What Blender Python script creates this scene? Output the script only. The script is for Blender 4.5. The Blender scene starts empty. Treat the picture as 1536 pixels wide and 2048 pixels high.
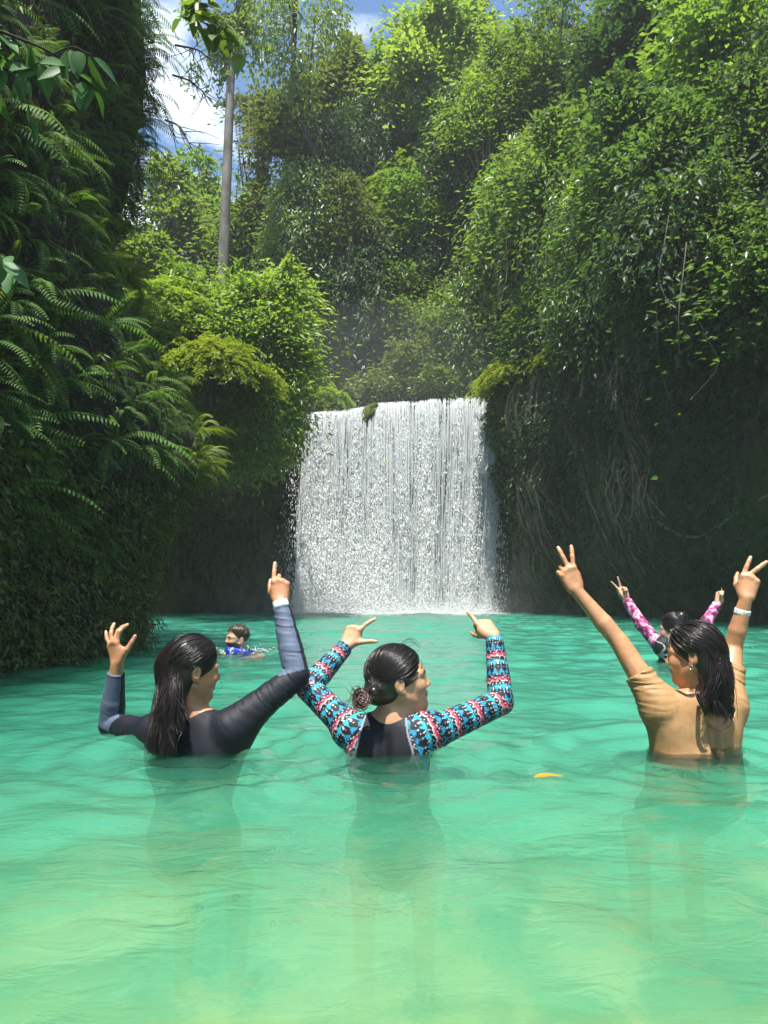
import bpy, math, random
import numpy as np
from mathutils import Vector, Matrix

R = math.radians
rng = np.random.default_rng(7)
random.seed(7)
scene = bpy.context.scene
COL = scene.collection

# ------------------------------------------------------------------ camera
CAM_H = 0.54
PITCH = R(5.87)
FPX = 1550.0            # focal length in pixels of the 1536 x 2048 picture
cam_data = bpy.data.cameras.new("camera")
cam_data.sensor_fit = 'VERTICAL'
cam_data.sensor_height = 36.0
cam_data.lens = FPX / 2048 * 36.0
cam_data.clip_start = 0.02
cam_data.clip_end = 600
cam = bpy.data.objects.new("camera", cam_data)
COL.objects.link(cam)
cam.location = (0, 0, CAM_H)
cam.rotation_euler = (R(90) + PITCH, 0, 0)
scene.camera = cam


def P(px, py, Y):
    """World point that stands at distance Y and is seen at pixel px, py."""
    dx = (px - 768) / FPX
    dz = (1024 - py) / FPX
    fy = math.cos(PITCH) - dz * math.sin(PITCH)
    fz = math.sin(PITCH) + dz * math.cos(PITCH)
    t = Y / fy
    return np.array([dx * t, Y, CAM_H + fz * t])


# ------------------------------------------------------------------ noise
_lat = np.random.default_rng(11).random((64, 64, 64)).astype(np.float32)


def vnoise(x, y, z):
    x = np.asarray(x, np.float32); y = np.asarray(y, np.float32); z = np.asarray(z, np.float32)
    x, y, z = np.broadcast_arrays(x, y, z)
    xi = np.floor(x).astype(np.int32); yi = np.floor(y).astype(np.int32); zi = np.floor(z).astype(np.int32)
    fx = x - xi; fy = y - yi; fz = z - zi
    fx = fx * fx * (3 - 2 * fx); fy = fy * fy * (3 - 2 * fy); fz = fz * fz * (3 - 2 * fz)
    out = 0
    for a in (0, 1):
        wx = fx if a else 1 - fx
        for b in (0, 1):
            wy = fy if b else 1 - fy
            for c in (0, 1):
                wz = fz if c else 1 - fz
                out = out + wx * wy * wz * _lat[(xi + a) & 63, (yi + b) & 63, (zi + c) & 63]
    return out * 2 - 1


def fbm(x, y, z, octv=4, gain=0.5):
    s = 0; a = 1.0; f = 1.0
    for _ in range(octv):
        s = s + a * vnoise(x * f + 3.1 * _, y * f + 7.7 * _, z * f + 1.3 * _)
        a *= gain; f *= 2.03
    return s


# ------------------------------------------------------------------ meshes
def make_mesh(name, verts, faces, attrs=None, smooth=False):
    """verts (n,3); faces: (m,3) or (m,4) array or a list of such arrays."""
    me = bpy.data.meshes.new(name)
    verts = np.ascontiguousarray(verts, np.float32)
    if not isinstance(faces, (list, tuple)):
        faces = [faces]
    faces = [np.asarray(f, np.int32) for f in faces if len(f)]
    loops = np.concatenate([f.ravel() for f in faces])
    tot = np.concatenate([np.full(len(f), f.shape[1], np.int32) for f in faces])
    start = np.concatenate([[0], np.cumsum(tot)[:-1]]).astype(np.int32)
    me.vertices.add(len(verts)); me.vertices.foreach_set("co", verts.ravel())
    me.loops.add(len(loops)); me.loops.foreach_set("vertex_index", loops)
    me.polygons.add(len(tot)); me.polygons.foreach_set("loop_start", start)
    me.polygons.foreach_set("loop_total", tot)
    if smooth:
        me.polygons.foreach_set("use_smooth", np.ones(len(tot), bool))
    me.update(calc_edges=True)
    for k, v in (attrs or {}).items():
        v = np.ascontiguousarray(v, np.float32)
        if v.ndim == 2:
            at = me.color_attributes.new(k, 'FLOAT_COLOR', 'POINT')
            c = np.ones((len(verts), 4), np.float32); c[:, :3] = v
            at.data.foreach_set("color", c.ravel())
        else:
            at = me.attributes.new(k, 'FLOAT', 'POINT')
            at.data.foreach_set("value", v)
    me.validate(verbose=False)
    return me


class MB:
    """Collects pieces into one mesh."""
    def __init__(self):
        self.v = []; self.f3 = []; self.f4 = []; self.n = 0; self.at = {}

    def add(self, v, f, **at):
        v = np.asarray(v, np.float32); f = np.asarray(f, np.int32)
        (self.f3 if f.shape[1] == 3 else self.f4).append(f + self.n)
        self.v.append(v); self.n += len(v)
        for k, val in at.items():
            val = np.asarray(val, np.float32)
            if val.ndim == 0:
                val = np.full(len(v), val, np.float32)
            self.at.setdefault(k, []).append(val)

    def mesh(self, name, smooth=False):
        fs = []
        if self.f3: fs.append(np.concatenate(self.f3))
        if self.f4: fs.append(np.concatenate(self.f4))
        return make_mesh(name, np.concatenate(self.v), fs, {k: np.concatenate(a) for k, a in self.at.items()}, smooth)


def tube(pts, rad, sides=6, flat=None):
    """Tapered tube along pts with a radius per point. Returns verts, quads."""
    pts = np.asarray(pts, np.float64); n = len(pts)
    rad = np.broadcast_to(np.asarray(rad, np.float64), (n,))
    t = np.gradient(pts, axis=0)
    t /= np.linalg.norm(t, axis=1, keepdims=True) + 1e-9
    ref = np.array([0.0, 0, 1]) if abs(t[0][2]) < 0.9 else np.array([1.0, 0, 0])
    u = np.zeros_like(pts); w = np.zeros_like(pts)
    prev = np.cross(t[0], ref); prev /= np.linalg.norm(prev)
    for i in range(n):
        prev = prev - t[i] * prev.dot(t[i]); prev /= np.linalg.norm(prev) + 1e-9
        u[i] = prev; w[i] = np.cross(t[i], prev)
    a = np.arange(sides) / sides * 2 * math.pi
    fl = 1.0 if flat is None else flat
    ring = (u[:, None, :] * np.cos(a)[None, :, None] + w[:, None, :] * np.sin(a)[None, :, None] * fl)
    v = (pts[:, None, :] + ring * rad[:, None, None]).reshape(-1, 3)
    i = np.arange(n - 1)[:, None] * sides; k = np.arange(sides)[None, :]; k2 = (k + 1) % sides
    f = np.stack([i + k, i + k2, i + sides + k2, i + sides + k], -1).reshape(-1, 4)
    return v, f


def spline(ctrl, n):
    """Catmull-Rom through control points."""
    c = np.asarray(ctrl, float)
    c = np.vstack([2 * c[0] - c[1], c, 2 * c[-1] - c[-2]])
    m = len(c) - 3
    out = []
    for t in np.linspace(0, m, n):
        i = min(int(t), m - 1); f = t - i
        p0, p1, p2, p3 = c[i:i + 4]
        out.append(0.5 * (2 * p1 + (p2 - p0) * f + (2 * p0 - 5 * p1 + 4 * p2 - p3) * f * f + (3 * p1 - p0 - 3 * p2 + p3) * f ** 3))
    return np.array(out)


def obj(name, me, mat, parent=None, loc=None):
    o = bpy.data.objects.new(name, me)
    COL.objects.link(o)
    if mat is not None and not me.materials:
        me.materials.append(mat)
    if parent is not None:
        o.parent = parent
    if loc is not None:
        o.location = loc
    return o


def tag(o, label=None, cat=None, group=None, kind=None):
    if label: o["label"] = label
    if cat: o["category"] = cat
    if group: o["group"] = group
    if kind: o["kind"] = kind
    return o


def empty(name, loc=(0, 0, 0)):
    o = bpy.data.objects.new(name, None)
    COL.objects.link(o); o.location = loc
    return o


def copy_tree(o, parent=None):
    c = o.copy(); COL.objects.link(c)
    if parent is not None: c.parent = parent
    for ch in o.children:
        copy_tree(ch, c)
    return c


# ------------------------------------------------------------------ materials
def new_mat(name):
    m = bpy.data.materials.new(name); m.use_nodes = True
    nt = m.node_tree; nt.nodes.clear()
    out = nt.nodes.new("ShaderNodeOutputMaterial")
    return m, nt, out


def N(nt, typ, **kw):
    n = nt.nodes.new(typ)
    for k, v in kw.items():
        if k.startswith("i_"):
            key = k[2:].replace("_", " ")
            n.inputs[key].default_value = v
        else:
            setattr(n, k, v)
    return n


def ramp(nt, fac, stops):
    r = nt.nodes.new("ShaderNodeValToRGB")
    el = r.color_ramp.elements
    while len(el) < len(stops): el.new(0.5)
    for e, (p, c) in zip(el, stops):
        e.position = p; e.color = (*c, 1) if len(c) == 3 else c
    nt.links.new(fac, r.inputs[0])
    return r


def leaf_mat(name, cols, trans=0.35, rough=0.42, tcol=None, spec=0.5):
    m, nt, out = new_mat(name); L = nt.links.new
    at = N(nt, "ShaderNodeAttribute", attribute_name="rnd")
    oi = N(nt, "ShaderNodeObjectInfo")
    ad = N(nt, "ShaderNodeMath", operation='MULTIPLY_ADD'); ad.inputs[1].default_value = 0.36; L(oi.outputs["Random"], ad.inputs[0]); 
    sc = N(nt, "ShaderNodeMath", operation='MULTIPLY'); sc.inputs[1].default_value = 0.64; L(at.outputs["Fac"], sc.inputs[0])
    L(sc.outputs[0], ad.inputs[2])
    n = len(cols)
    rp = ramp(nt, ad.outputs[0], [(i / (n - 1), c) for i, c in enumerate(cols)])
    pb = N(nt, "ShaderNodeBsdfPrincipled"); pb.inputs["Roughness"].default_value = rough
    pb.inputs["Specular IOR Level"].default_value = spec
    L(rp.outputs[0], pb.inputs["Base Color"])
    tr = N(nt, "ShaderNodeBsdfTranslucent")
    hs = N(nt, "ShaderNodeMixRGB", blend_type='MULTIPLY'); hs.inputs[0].default_value = 1
    hs.inputs[2].default_value = (*(tcol or (2.1, 1.9, 0.7)), 1); L(rp.outputs[0], hs.inputs[1])
    L(hs.outputs[0], tr.inputs[0])
    mx = N(nt, "ShaderNodeMixShader"); mx.inputs[0].default_value = trans
    L(pb.outputs[0], mx.inputs[1]); L(tr.outputs[0], mx.inputs[2]); L(mx.outputs[0], out.inputs[0])
    return m


def simple_mat(name, col, rough=0.6, spec=0.4, noise=0.0, nscale=20, bump=0.0, bscale=40, stretch=(1, 1, 1), sheen=0.0, col2=None):
    m, nt, out = new_mat(name); L = nt.links.new
    pb = N(nt, "ShaderNodeBsdfPrincipled"); pb.inputs["Roughness"].default_value = rough
    pb.inputs["Specular IOR Level"].default_value = spec
    if sheen: pb.inputs["Sheen Weight"].default_value = sheen
    tc = N(nt, "ShaderNodeTexCoord"); mp = N(nt, "ShaderNodeMapping"); mp.inputs["Scale"].default_value = stretch
    L(tc.outputs["Object"], mp.inputs[0])
    if noise or col2:
        nz = N(nt, "ShaderNodeTexNoise"); nz.inputs["Scale"].default_value = nscale; nz.inputs["Detail"].default_value = 6
        L(mp.outputs[0], nz.inputs[0])
        c2 = col2 or tuple(c * (1 - noise) for c in col)
        rp = ramp(nt, nz.outputs[0], [(0.35, c2), (0.65, col)])
        L(rp.outputs[0], pb.inputs["Base Color"])
    else:
        pb.inputs["Base Color"].default_value = (*col, 1)
    if bump:
        nb = N(nt, "ShaderNodeTexNoise"); nb.inputs["Scale"].default_value = bscale; nb.inputs["Detail"].default_value = 5
        L(mp.outputs[0], nb.inputs[0])
        bp = N(nt, "ShaderNodeBump"); bp.inputs["Strength"].default_value = bump; bp.inputs["Distance"].default_value = 0.02
        L(nb.outputs[0], bp.inputs["Height"]); L(bp.outputs[0], pb.inputs["Normal"])
    L(pb.outputs[0], out.inputs[0])
    return m


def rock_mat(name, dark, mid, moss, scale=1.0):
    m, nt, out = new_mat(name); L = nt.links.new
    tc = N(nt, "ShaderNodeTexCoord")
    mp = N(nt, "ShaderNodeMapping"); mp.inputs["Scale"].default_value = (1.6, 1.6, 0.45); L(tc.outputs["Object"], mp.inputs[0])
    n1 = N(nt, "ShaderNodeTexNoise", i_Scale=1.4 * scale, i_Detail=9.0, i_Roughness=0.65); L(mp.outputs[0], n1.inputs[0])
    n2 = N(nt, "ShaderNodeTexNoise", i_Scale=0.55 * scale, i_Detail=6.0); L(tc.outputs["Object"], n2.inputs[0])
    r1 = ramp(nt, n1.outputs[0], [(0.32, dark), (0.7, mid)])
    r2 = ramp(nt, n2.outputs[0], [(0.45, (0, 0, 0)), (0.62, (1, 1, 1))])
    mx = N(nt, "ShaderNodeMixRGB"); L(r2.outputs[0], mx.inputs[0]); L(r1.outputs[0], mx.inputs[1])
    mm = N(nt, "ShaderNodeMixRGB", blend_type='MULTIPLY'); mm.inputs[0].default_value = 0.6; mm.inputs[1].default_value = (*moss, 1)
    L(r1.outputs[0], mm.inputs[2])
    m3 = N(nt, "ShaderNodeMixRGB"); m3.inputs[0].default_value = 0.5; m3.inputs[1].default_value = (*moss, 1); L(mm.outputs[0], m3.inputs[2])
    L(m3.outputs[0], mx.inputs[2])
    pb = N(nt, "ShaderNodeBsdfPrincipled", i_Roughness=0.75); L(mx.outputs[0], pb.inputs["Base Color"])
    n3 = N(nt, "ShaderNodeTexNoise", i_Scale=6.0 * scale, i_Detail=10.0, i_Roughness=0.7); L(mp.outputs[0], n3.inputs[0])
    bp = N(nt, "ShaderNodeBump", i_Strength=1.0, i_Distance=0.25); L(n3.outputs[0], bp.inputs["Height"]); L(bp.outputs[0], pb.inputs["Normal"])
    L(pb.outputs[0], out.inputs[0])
    return m
# ------------------------------------------------------------------ light and sky
SUN_DIR = Vector((-0.09, -0.30, 0.95)).normalized()      # towards the sun: high, a little behind and to the left
sun_el = math.asin(SUN_DIR.z)
sun_az = math.atan2(SUN_DIR.x, SUN_DIR.y)
world = bpy.data.worlds.new("World"); scene.world = world
world.use_nodes = True
nt = world.node_tree; nt.nodes.clear(); L = nt.links.new
wo = N(nt, "ShaderNodeOutputWorld"); bg = N(nt, "ShaderNodeBackground")
sky = N(nt, "ShaderNodeTexSky", sky_type='NISHITA', sun_disc=False)
sky.sun_elevation = sun_el; sky.sun_rotation = sun_az
sky.air_density = 1.0; sky.dust_density = 0.6; sky.ozone_density = 2.0
tc = N(nt, "ShaderNodeTexCoord")
mp = N(nt, "ShaderNodeMapping"); mp.inputs["Scale"].default_value = (1.0, 1.0, 2.2); mp.inputs["Location"].default_value = (2.6, 0.9, 0.1)
L(tc.outputs["Generated"], mp.inputs[0])
cn = N(nt, "ShaderNodeTexNoise", i_Scale=2.6, i_Detail=9.0, i_Roughness=0.58, i_Distortion=0.3); L(mp.outputs[0], cn.inputs[0])
cr = ramp(nt, cn.outputs[0], [(0.525, (0, 0, 0)), (0.70, (1, 1, 1))])
mx = N(nt, "ShaderNodeMixRGB"); L(cr.outputs[0], mx.inputs[0])
hs = N(nt, "ShaderNodeHueSaturation", i_Saturation=1.25, i_Value=1.0); L(sky.outputs[0], hs.inputs["Color"])
L(hs.outputs[0], mx.inputs[1]); mx.inputs[2].default_value = (12.5, 13.0, 13.6, 1)
L(mx.outputs[0], bg.inputs[0]); bg.inputs[1].default_value = 0.10
L(bg.outputs[0], wo.inputs[0])

sd = bpy.data.lights.new("sun", 'SUN'); sd.energy = 5.0; sd.angle = R(0.53); sd.color = (1.0, 0.955, 0.87)
so = bpy.data.objects.new("sun", sd); COL.objects.link(so)
so.rotation_euler = SUN_DIR.to_track_quat('Z', 'Y').to_euler()
so.location = (-6, -6, 30)

vs = scene.view_settings
scene.display_settings.display_device = 'sRGB'
vs.view_transform = 'Standard'; vs.look = 'None'; vs.gamma = 1.0; vs.use_curve_mapping = False
vs.exposure = 1.10
cy = scene.cycles
cy.use_denoising = True
cy.max_bounces = 8; cy.transparent_max_bounces = 16; cy.diffuse_bounces = 3; cy.glossy_bounces = 3
cy.transmission_bounces = 6; cy.volume_bounces = 3
cy.caustics_reflective = False; cy.caustics_refractive = False
cy.sample_clamp_indirect = 6.0
cy.use_adaptive_sampling = True; cy.adaptive_threshold = 0.015

# ------------------------------------------------------------------ terrain
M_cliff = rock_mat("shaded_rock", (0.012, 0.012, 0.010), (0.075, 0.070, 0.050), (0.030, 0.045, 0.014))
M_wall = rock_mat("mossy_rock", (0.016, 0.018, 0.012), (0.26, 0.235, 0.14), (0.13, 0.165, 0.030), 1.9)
M_soil = simple_mat("forest_soil", (0.035, 0.04, 0.018), 0.95, 0.1, 0.6, 0.8)

sil = np.array([(1420, 270), (1290, 278), (1180, 286), (1100, 298), (990, 362), (930, 420), (870, 428), (760, 352), (680, 330), (600, 300),
                (520, 262), (470, 236), (430, 286), (340, 318), (230, 318), (190, 338), (130, 356), (0, 348), (-250, 350)], float)
sil_w = np.array([P(x, y, 7.3) for y, x in sil])
o_ = np.argsort(sil_w[:, 2])
sil_z = sil_w[o_, 2]; sil_x = sil_w[o_, 0]


def left_x(y, z):
    xe = np.interp(z, sil_z, sil_x)
    xm = np.interp(z, [-1.5, 0, 2, 9], [-2.45, -2.45, -2.0, -2.35])
    k = np.clip((7.3 - y) / 2.5, 0, 1)
    x = xe * (1 - k) + xm * k - 0.07 * np.maximum(7.3 - y, 0) - np.interp(z, [0, 1, 3.5, 4.5, 8], [0.02, 0.10, 0.16, 0.28, 0.34])
    x = x - 0.55 * np.maximum(y - 7.3, 0) ** 1.6
    return x


def left_surface(y, z):
    d = 0.16 * fbm(y * 1.1, z * 0.9, 5.0, 4) + 0.05 * fbm(y * 4, z * 3, 9.0, 3)
    fade = np.clip(1.1 - np.abs(y - 7.3) / 1.0, 0.25, 1)
    return left_x(y, z) + d * (1.15 - fade) - 0.05


yy = np.concatenate([np.arange(-3.0, 5.0, 0.12), np.arange(5.0, 10.6, 0.07)])
zz = np.arange(-1.6, 7.7, 0.07)
Yg, Zg = np.meshgrid(yy, zz, indexing='ij')
Xg = left_surface(Yg, Zg)
V = np.stack([Xg, Yg, Zg], -1).reshape(-1, 3)


def grid_faces(n, m):
    i = np.arange(n - 1)[:, None] * m; j = np.arange(m - 1)[None, :]
    return np.stack([i + j, i + m + j, i + m + j + 1, i + j + 1], -1).reshape(-1, 4)


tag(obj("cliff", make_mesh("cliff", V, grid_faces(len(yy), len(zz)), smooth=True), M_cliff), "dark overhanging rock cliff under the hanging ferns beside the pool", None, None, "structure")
# the top of the left cliff, running back from its edge
tx = np.arange(0, 16, 0.5)
ring = V.reshape(len(yy), len(zz), 3)[:, -1, :]
topv = np.stack([np.stack([ring[:, 0] - t, ring[:, 1], ring[:, 2] + 0.05 * t + 0.2 * fbm(ring[:, 1] * .6, ring[:, 0] * 0 + t * .6, 2.0, 3) * min(t, 1)], -1) for t in tx], 1)
tag(obj("hilltop", make_mesh("hilltop", topv.reshape(-1, 3), grid_faces(len(yy), len(tx)), smooth=True), M_soil), "forest ground above the fern covered cliff", None, None, "structure")

# back and right walls: plan curve round the pool, overhanging profile
plan = spline([(-10.5, 16.5), (-8.2, 19.2), (-5.5, 20.0), (-2.6, 20.3), (0.5, 20.7), (2.6, 20.6), (3.45, 19.9), (3.62, 18.9), (4.35, 17.2), (5.35, 14.9), (6.25, 12.5), (7.0, 9.5), (7.6, 5.5), (8.2, -2.0)], 260)
tan = np.gradient(plan, axis=0); tan /= np.linalg.norm(tan, axis=1, keepdims=True)
nrm = np.stack([tan[:, 1], -tan[:, 0]], -1)          # towards the pool
sarc = np.concatenate([[0], np.cumsum(np.linalg.norm(np.diff(plan, axis=0), axis=1))])
i_l = np.argmin(np.abs(plan[:130, 0] + 2.35)); i_r = np.argmin(np.abs(plan[:150, 0] - 3.3) + (plan[:150, 1] < 19.0) * 9)
zw = np.concatenate([np.arange(-2.2, 8.0, 0.09)])


def wall_out(s_idx, z):
    """How far the wall leans out over the pool at plan sample s_idx, height z."""
    left = np.interp(z, [-2, 0, 0.8, 2, 3.3, 4.3, 5.2, 6.5, 8], [0.0, 0.0, 0.35, 1.1, 2.2, 3.3, 3.5, 2.8, 1.6])
    fall = np.interp(z, [-2, 0, 1.5, 4.0, 5.15, 5.4, 6.5, 8], [-.2, -.15, -0.05, 0.0, 0.1, -0.5, -3.0, -5])
    right = np.interp(z, [-2, 0, 0.6, 1.5, 3.0, 4.5, 6.0, 8], [0.1, -0.5, -0.3, 0.15, 0.45, 0.85, 0.8, 0.2])
    wl = np.clip((i_l - s_idx) / 10.0, 0, 1); wr = np.clip((s_idx - i_r) / 10.0, 0, 1); right = right * np.clip((s_idx - i_r - 4) / 34.0, 0.12, 1)
    return left * wl + right * wr + fall * (1 - wl) * (1 - wr)


S, Zw = np.meshgrid(np.arange(len(plan)), zw, indexing='ij')
outw = wall_out(S, Zw)
px_, py_ = plan[S, 0], plan[S, 1]
dn = 0.32 * fbm(px_ * .7, py_ * .7, Zw * .45, 4) + 0.20 * fbm(px_ * 2.6, py_ * 2.6, Zw * 1.1, 4, .6) + 0.05 * np.sin(Zw * 7 + 3 * vnoise(px_, py_, Zw)) * (Zw < 1.4)
Xw = px_ + nrm[S, 0] * (outw + dn); Yw = py_ + nrm[S, 1] * (outw + dn)
WV = np.stack([Xw, Yw, Zw], -1)
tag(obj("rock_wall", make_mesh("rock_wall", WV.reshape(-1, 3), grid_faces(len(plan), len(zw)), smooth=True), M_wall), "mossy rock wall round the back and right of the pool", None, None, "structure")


def wall_point(s, z):
    """Point and outward normal on the back / right wall, s in plan samples."""
    s = int(np.clip(s, 0, len(plan) - 1)); j = int(np.clip((z + 2.2) / 0.09, 0, len(zw) - 1))
    return WV[s, j].copy(), np.array([nrm[s, 0], nrm[s, 1], 0])


# hillside that carries the forest, rising behind the walls
hx = np.arange(-45, 50, 0.9); hy = np.arange(3, 85, 0.9)
HX, HY = np.meshgrid(hx, hy, indexing='ij')


def hill_z(x, y):
    """Ground height of the hill."""
    x = np.asarray(x, float); y = np.asarray(y, float)
    valley = np.clip((np.abs(x - 0.4) - 2.6) / 3.0, 0, 1)
    z = 5.25 + 0.10 * np.maximum(y - 21, 0) + 0.20 * np.maximum(y - 27, 0) * valley
    right = np.maximum(x - np.interp(y, [5, 9.5, 12.5, 15, 17, 19, 21, 60], [7.6, 7.0, 6.2, 5.4, 4.3, 3.0, 2.6, 4]), 0)
    z = z + 0.75 * right * np.clip((60 - y) / 40, 0.2, 1) + 0.35 * (right > 0)
    left = np.maximum(-2.5 - x, 0) * (y < 40)
    z = z - 0.05 * left - 0.9 * np.clip((18.5 - y) / 2.5, 0, 1) * (x < -2)
    return z + 0.35 * fbm(x * .25, y * .25, 3.0, 3)


HZ = hill_z(HX, HY)
keep = (HY > 20.6) | (HX > np.interp(HY, [5, 9.5, 12.5, 15, 17, 19, 21], [7.7, 6.9, 6.1, 5.2, 4.0, 2.9, 2.2])) | ((HX < -2.6) & (HY > 16.9))
hf = grid_faces(len(hx), len(hy))
hf = hf[keep.reshape(-1)[hf].all(1)]
tag(obj("hillside", make_mesh("hillside", np.stack([HX, HY, HZ], -1).reshape(-1, 3), hf, smooth=True), M_soil), "forest hillside rising behind the waterfall", None, None, "structure")

# ------------------------------------------------------------------ pool bed and water
bx = np.arange(-6, 11, 0.08); by = np.arange(-2.5, 21.5, 0.08)
BX, BY = np.meshgrid(bx, by, indexing='ij')


def bed_z(x, y):
    d = np.interp(y, [-3, 0, 1.0, 2.0, 3.0, 4.5, 7, 10, 22], [-0.32, -0.33, -0.35, -0.50, -1.02, -1.7, -2.4, -2.8, -3.0])
    d = d - 0.30 * np.clip((-0.5 - x) / 2.5, 0, 1)
    return d + 0.06 * fbm(x * .9, y * .9, 1.0, 3) + 0.02 * fbm(x * 4, y * 4, 4.0, 3)


BZ = bed_z(BX, BY)
m, nt, out = new_mat("sand_bed"); L = nt.links.new
tc = N(nt, "ShaderNodeTexCoord")
n1 = N(nt, "ShaderNodeTexNoise", i_Scale=2.6, i_Detail=7.0, i_Roughness=0.62, i_Distortion=0.9); L(tc.outputs["Object"], n1.inputs[0])
r1 = ramp(nt, n1.outputs[0], [(0.36, (0.20, 0.29, 0.085)), (0.48, (0.35, 0.42, 0.13)), (0.57, (0.60, 0.58, 0.20))])  # mottled sand; strong contrast also paints sunlit caustic patches as yellow
n2 = N(nt, "ShaderNodeTexNoise", i_Scale=9.0, i_Detail=6.0); L(tc.outputs["Object"], n2.inputs[0])
r2 = ramp(nt, n2.outputs[0], [(0.35, (0.8, 0.8, 0.8)), (0.65, (1.05, 1.05, 1.0))])
mx = N(nt, "ShaderNodeMixRGB", blend_type='MULTIPLY'); mx.inputs[0].default_value = 1; L(r1.outputs[0], mx.inputs[1]); L(r2.outputs[0], mx.inputs[2])
pb = N(nt, "ShaderNodeBsdfPrincipled", i_Roughness=0.9); L(mx.outputs[0], pb.inputs["Base Color"]); L(pb.outputs[0], out.inputs[0])
tag(obj("pool_bed", make_mesh("pool_bed", np.stack([BX, BY, BZ], -1).reshape(-1, 3), grid_faces(len(bx), len(by)), smooth=True), m), "pale sandy bed under the shallow green water", None, None, "structure")


def wave_z(x, y):
    far = np.clip((y - 2.0) / 7.0, 0, 1)
    near = 1 - far
    # short chop away from the waterfall, crests across the view
    w = 0.0
    rg = np.random.default_rng(3)
    for _ in range(46):
        lam = 10 ** rg.uniform(-0.92, 0.05)
        th = rg.normal(0, 0.55)
        kx, ky = math.sin(th) * 6.283 / lam, math.cos(th) * 6.283 / lam
        amp = 0.0046 * lam ** 0.80
        ph = rg.uniform(0, 6.28)
        nz_ = 1.2 * vnoise(x * 0.8 + _, y * 0.5, 0.37 * _)
        w = w + amp * np.sin(kx * x + ky * y + ph + 1.6 * nz_) * (0.55 + 0.6 * nz_)
    fallr = np.clip((y - 13) / 6, 0, 1)
    w = w * (0.62 + 0.85 * far + 0.8 * fallr)
    # slow smooth swell with sharper crests in the near water
    for lam, th, ph, a in ((0.62, .5, 1.0, .006), (0.47, -.7, 2.0, .005), (0.95, .15, .3, .009), (0.34, 1.1, 4.0, .003)):
        k_ = 6.283 / lam; q = np.sin(k_ * (math.sin(th) * x + math.cos(th) * y) + ph + 1.8 * vnoise(x * .9 + th, y * .8, 2.5))
        w = w + 1.25 * a * (near * .8 + .2) * (q + .3 * q * q) * (.6 + .6 * vnoise(x * .7, y * .7, ph))
    # rings spreading from the three bathers
    for cx, cyy in ((-0.62, 2.62), (0.06, 2.6), (1.05, 2.6), (-1.35, 7.1), (2.3, 6.0)):
        r = np.hypot(x - cx, (y - cyy))
        w = w + 0.0075 * np.sin(r * 38 + 3 * vnoise(x * 2, y * 2, cx)) * np.exp(-((r - 0.25) / 0.42) ** 2) * np.clip(r / 0.2, 0, 1)
    return w


wx = np.concatenate([np.arange(-6, -2.4, 0.12), np.arange(-2.4, 3.2, 0.028), np.arange(3.2, 10.5, 0.06)])
wy = np.concatenate([np.arange(-2.2, 0.5, 0.05), np.arange(0.5, 6.5, 0.026), np.arange(6.5, 21.3, 0.045)])
WX, WY = np.meshgrid(wx, wy, indexing='ij')
WZ = wave_z(WX, WY)
nx, ny = len(wx), len(wy)
top = np.stack([WX, WY, WZ], -1).reshape(-1, 3)
tf = grid_faces(nx, ny)[:, ::-1][:, ::-1]
# close it: skirt down to a floor far below the bed
border = np.concatenate([np.arange(ny), ny * np.arange(1, nx) + ny - 1, (nx - 1) * ny + np.arange(ny - 2, -1, -1), ny * np.arange(nx - 2, 0, -1)])
low = top[border].copy(); low[:, 2] = -4.2
nb = len(border); base = len(top)
sk = np.stack([border, np.roll(border, -1), base + np.roll(np.arange(nb), -1), base + np.arange(nb)], -1)
cen = np.array([[2.0, 9.0, -4.2]])
fan = np.stack([base + np.arange(nb), base + np.roll(np.arange(nb), -1), np.full(nb, base + nb)], -1)
WATER_ME = make_mesh("pool_water", np.vstack([top, low, cen]), [tf, sk, fan])
import bmesh
bm = bmesh.new(); bm.from_mesh(WATER_ME); bmesh.ops.recalc_face_normals(bm, faces=bm.faces); bm.to_mesh(WATER_ME); bm.free()
WATER_ME.polygons.foreach_set("use_smooth", np.ones(len(WATER_ME.polygons), bool))

m, nt, out = new_mat("pool_water"); L = nt.links.new
tc = N(nt, "ShaderNodeTexCoord")
mpg = N(nt, "ShaderNodeMapping"); mpg.inputs["Scale"].default_value = (1.0, 1.7, 1.0); L(tc.outputs["Object"], mpg.inputs[0])
nb1 = N(nt, "ShaderNodeTexNoise", i_Scale=7.0, i_Detail=4.0, i_Roughness=0.55, i_Distortion=0.5); L(mpg.outputs[0], nb1.inputs[0])
bp = N(nt, "ShaderNodeBump", i_Strength=0.5, i_Distance=0.02); L(nb1.outputs[0], bp.inputs["Height"])
fr = N(nt, "ShaderNodeFresnel", i_IOR=1.33); L(bp.outputs[0], fr.inputs["Normal"])
gl = N(nt, "ShaderNodeBsdfGlossy", i_Roughness=0.04); L(bp.outputs[0], gl.inputs["Normal"])
tr = N(nt, "ShaderNodeBsdfTransparent")
rf = N(nt, "ShaderNodeBsdfRefraction", i_Roughness=0.0, i_IOR=1.33); L(bp.outputs[0], rf.inputs["Normal"])
mb = N(nt, "ShaderNodeMixShader"); mb.inputs[0].default_value = 0.60; L(tr.outputs[0], mb.inputs[1]); L(rf.outputs[0], mb.inputs[2])
ms = N(nt, "ShaderNodeMixShader"); L(fr.outputs[0], ms.inputs[0]); L(mb.outputs[0], ms.inputs[1]); L(gl.outputs[0], ms.inputs[2])
L(ms.outputs[0], out.inputs["Surface"])
va = N(nt, "ShaderNodeVolumeAbsorption", i_Density=1.0); va.inputs["Color"].default_value = (0.66, 0.97, 0.86, 1)
vsn = N(nt, "ShaderNodeVolumeScatter", i_Density=0.75, i_Anisotropy=0.0); vsn.inputs["Color"].default_value = (0.20, 0.96, 0.70, 1)
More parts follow.
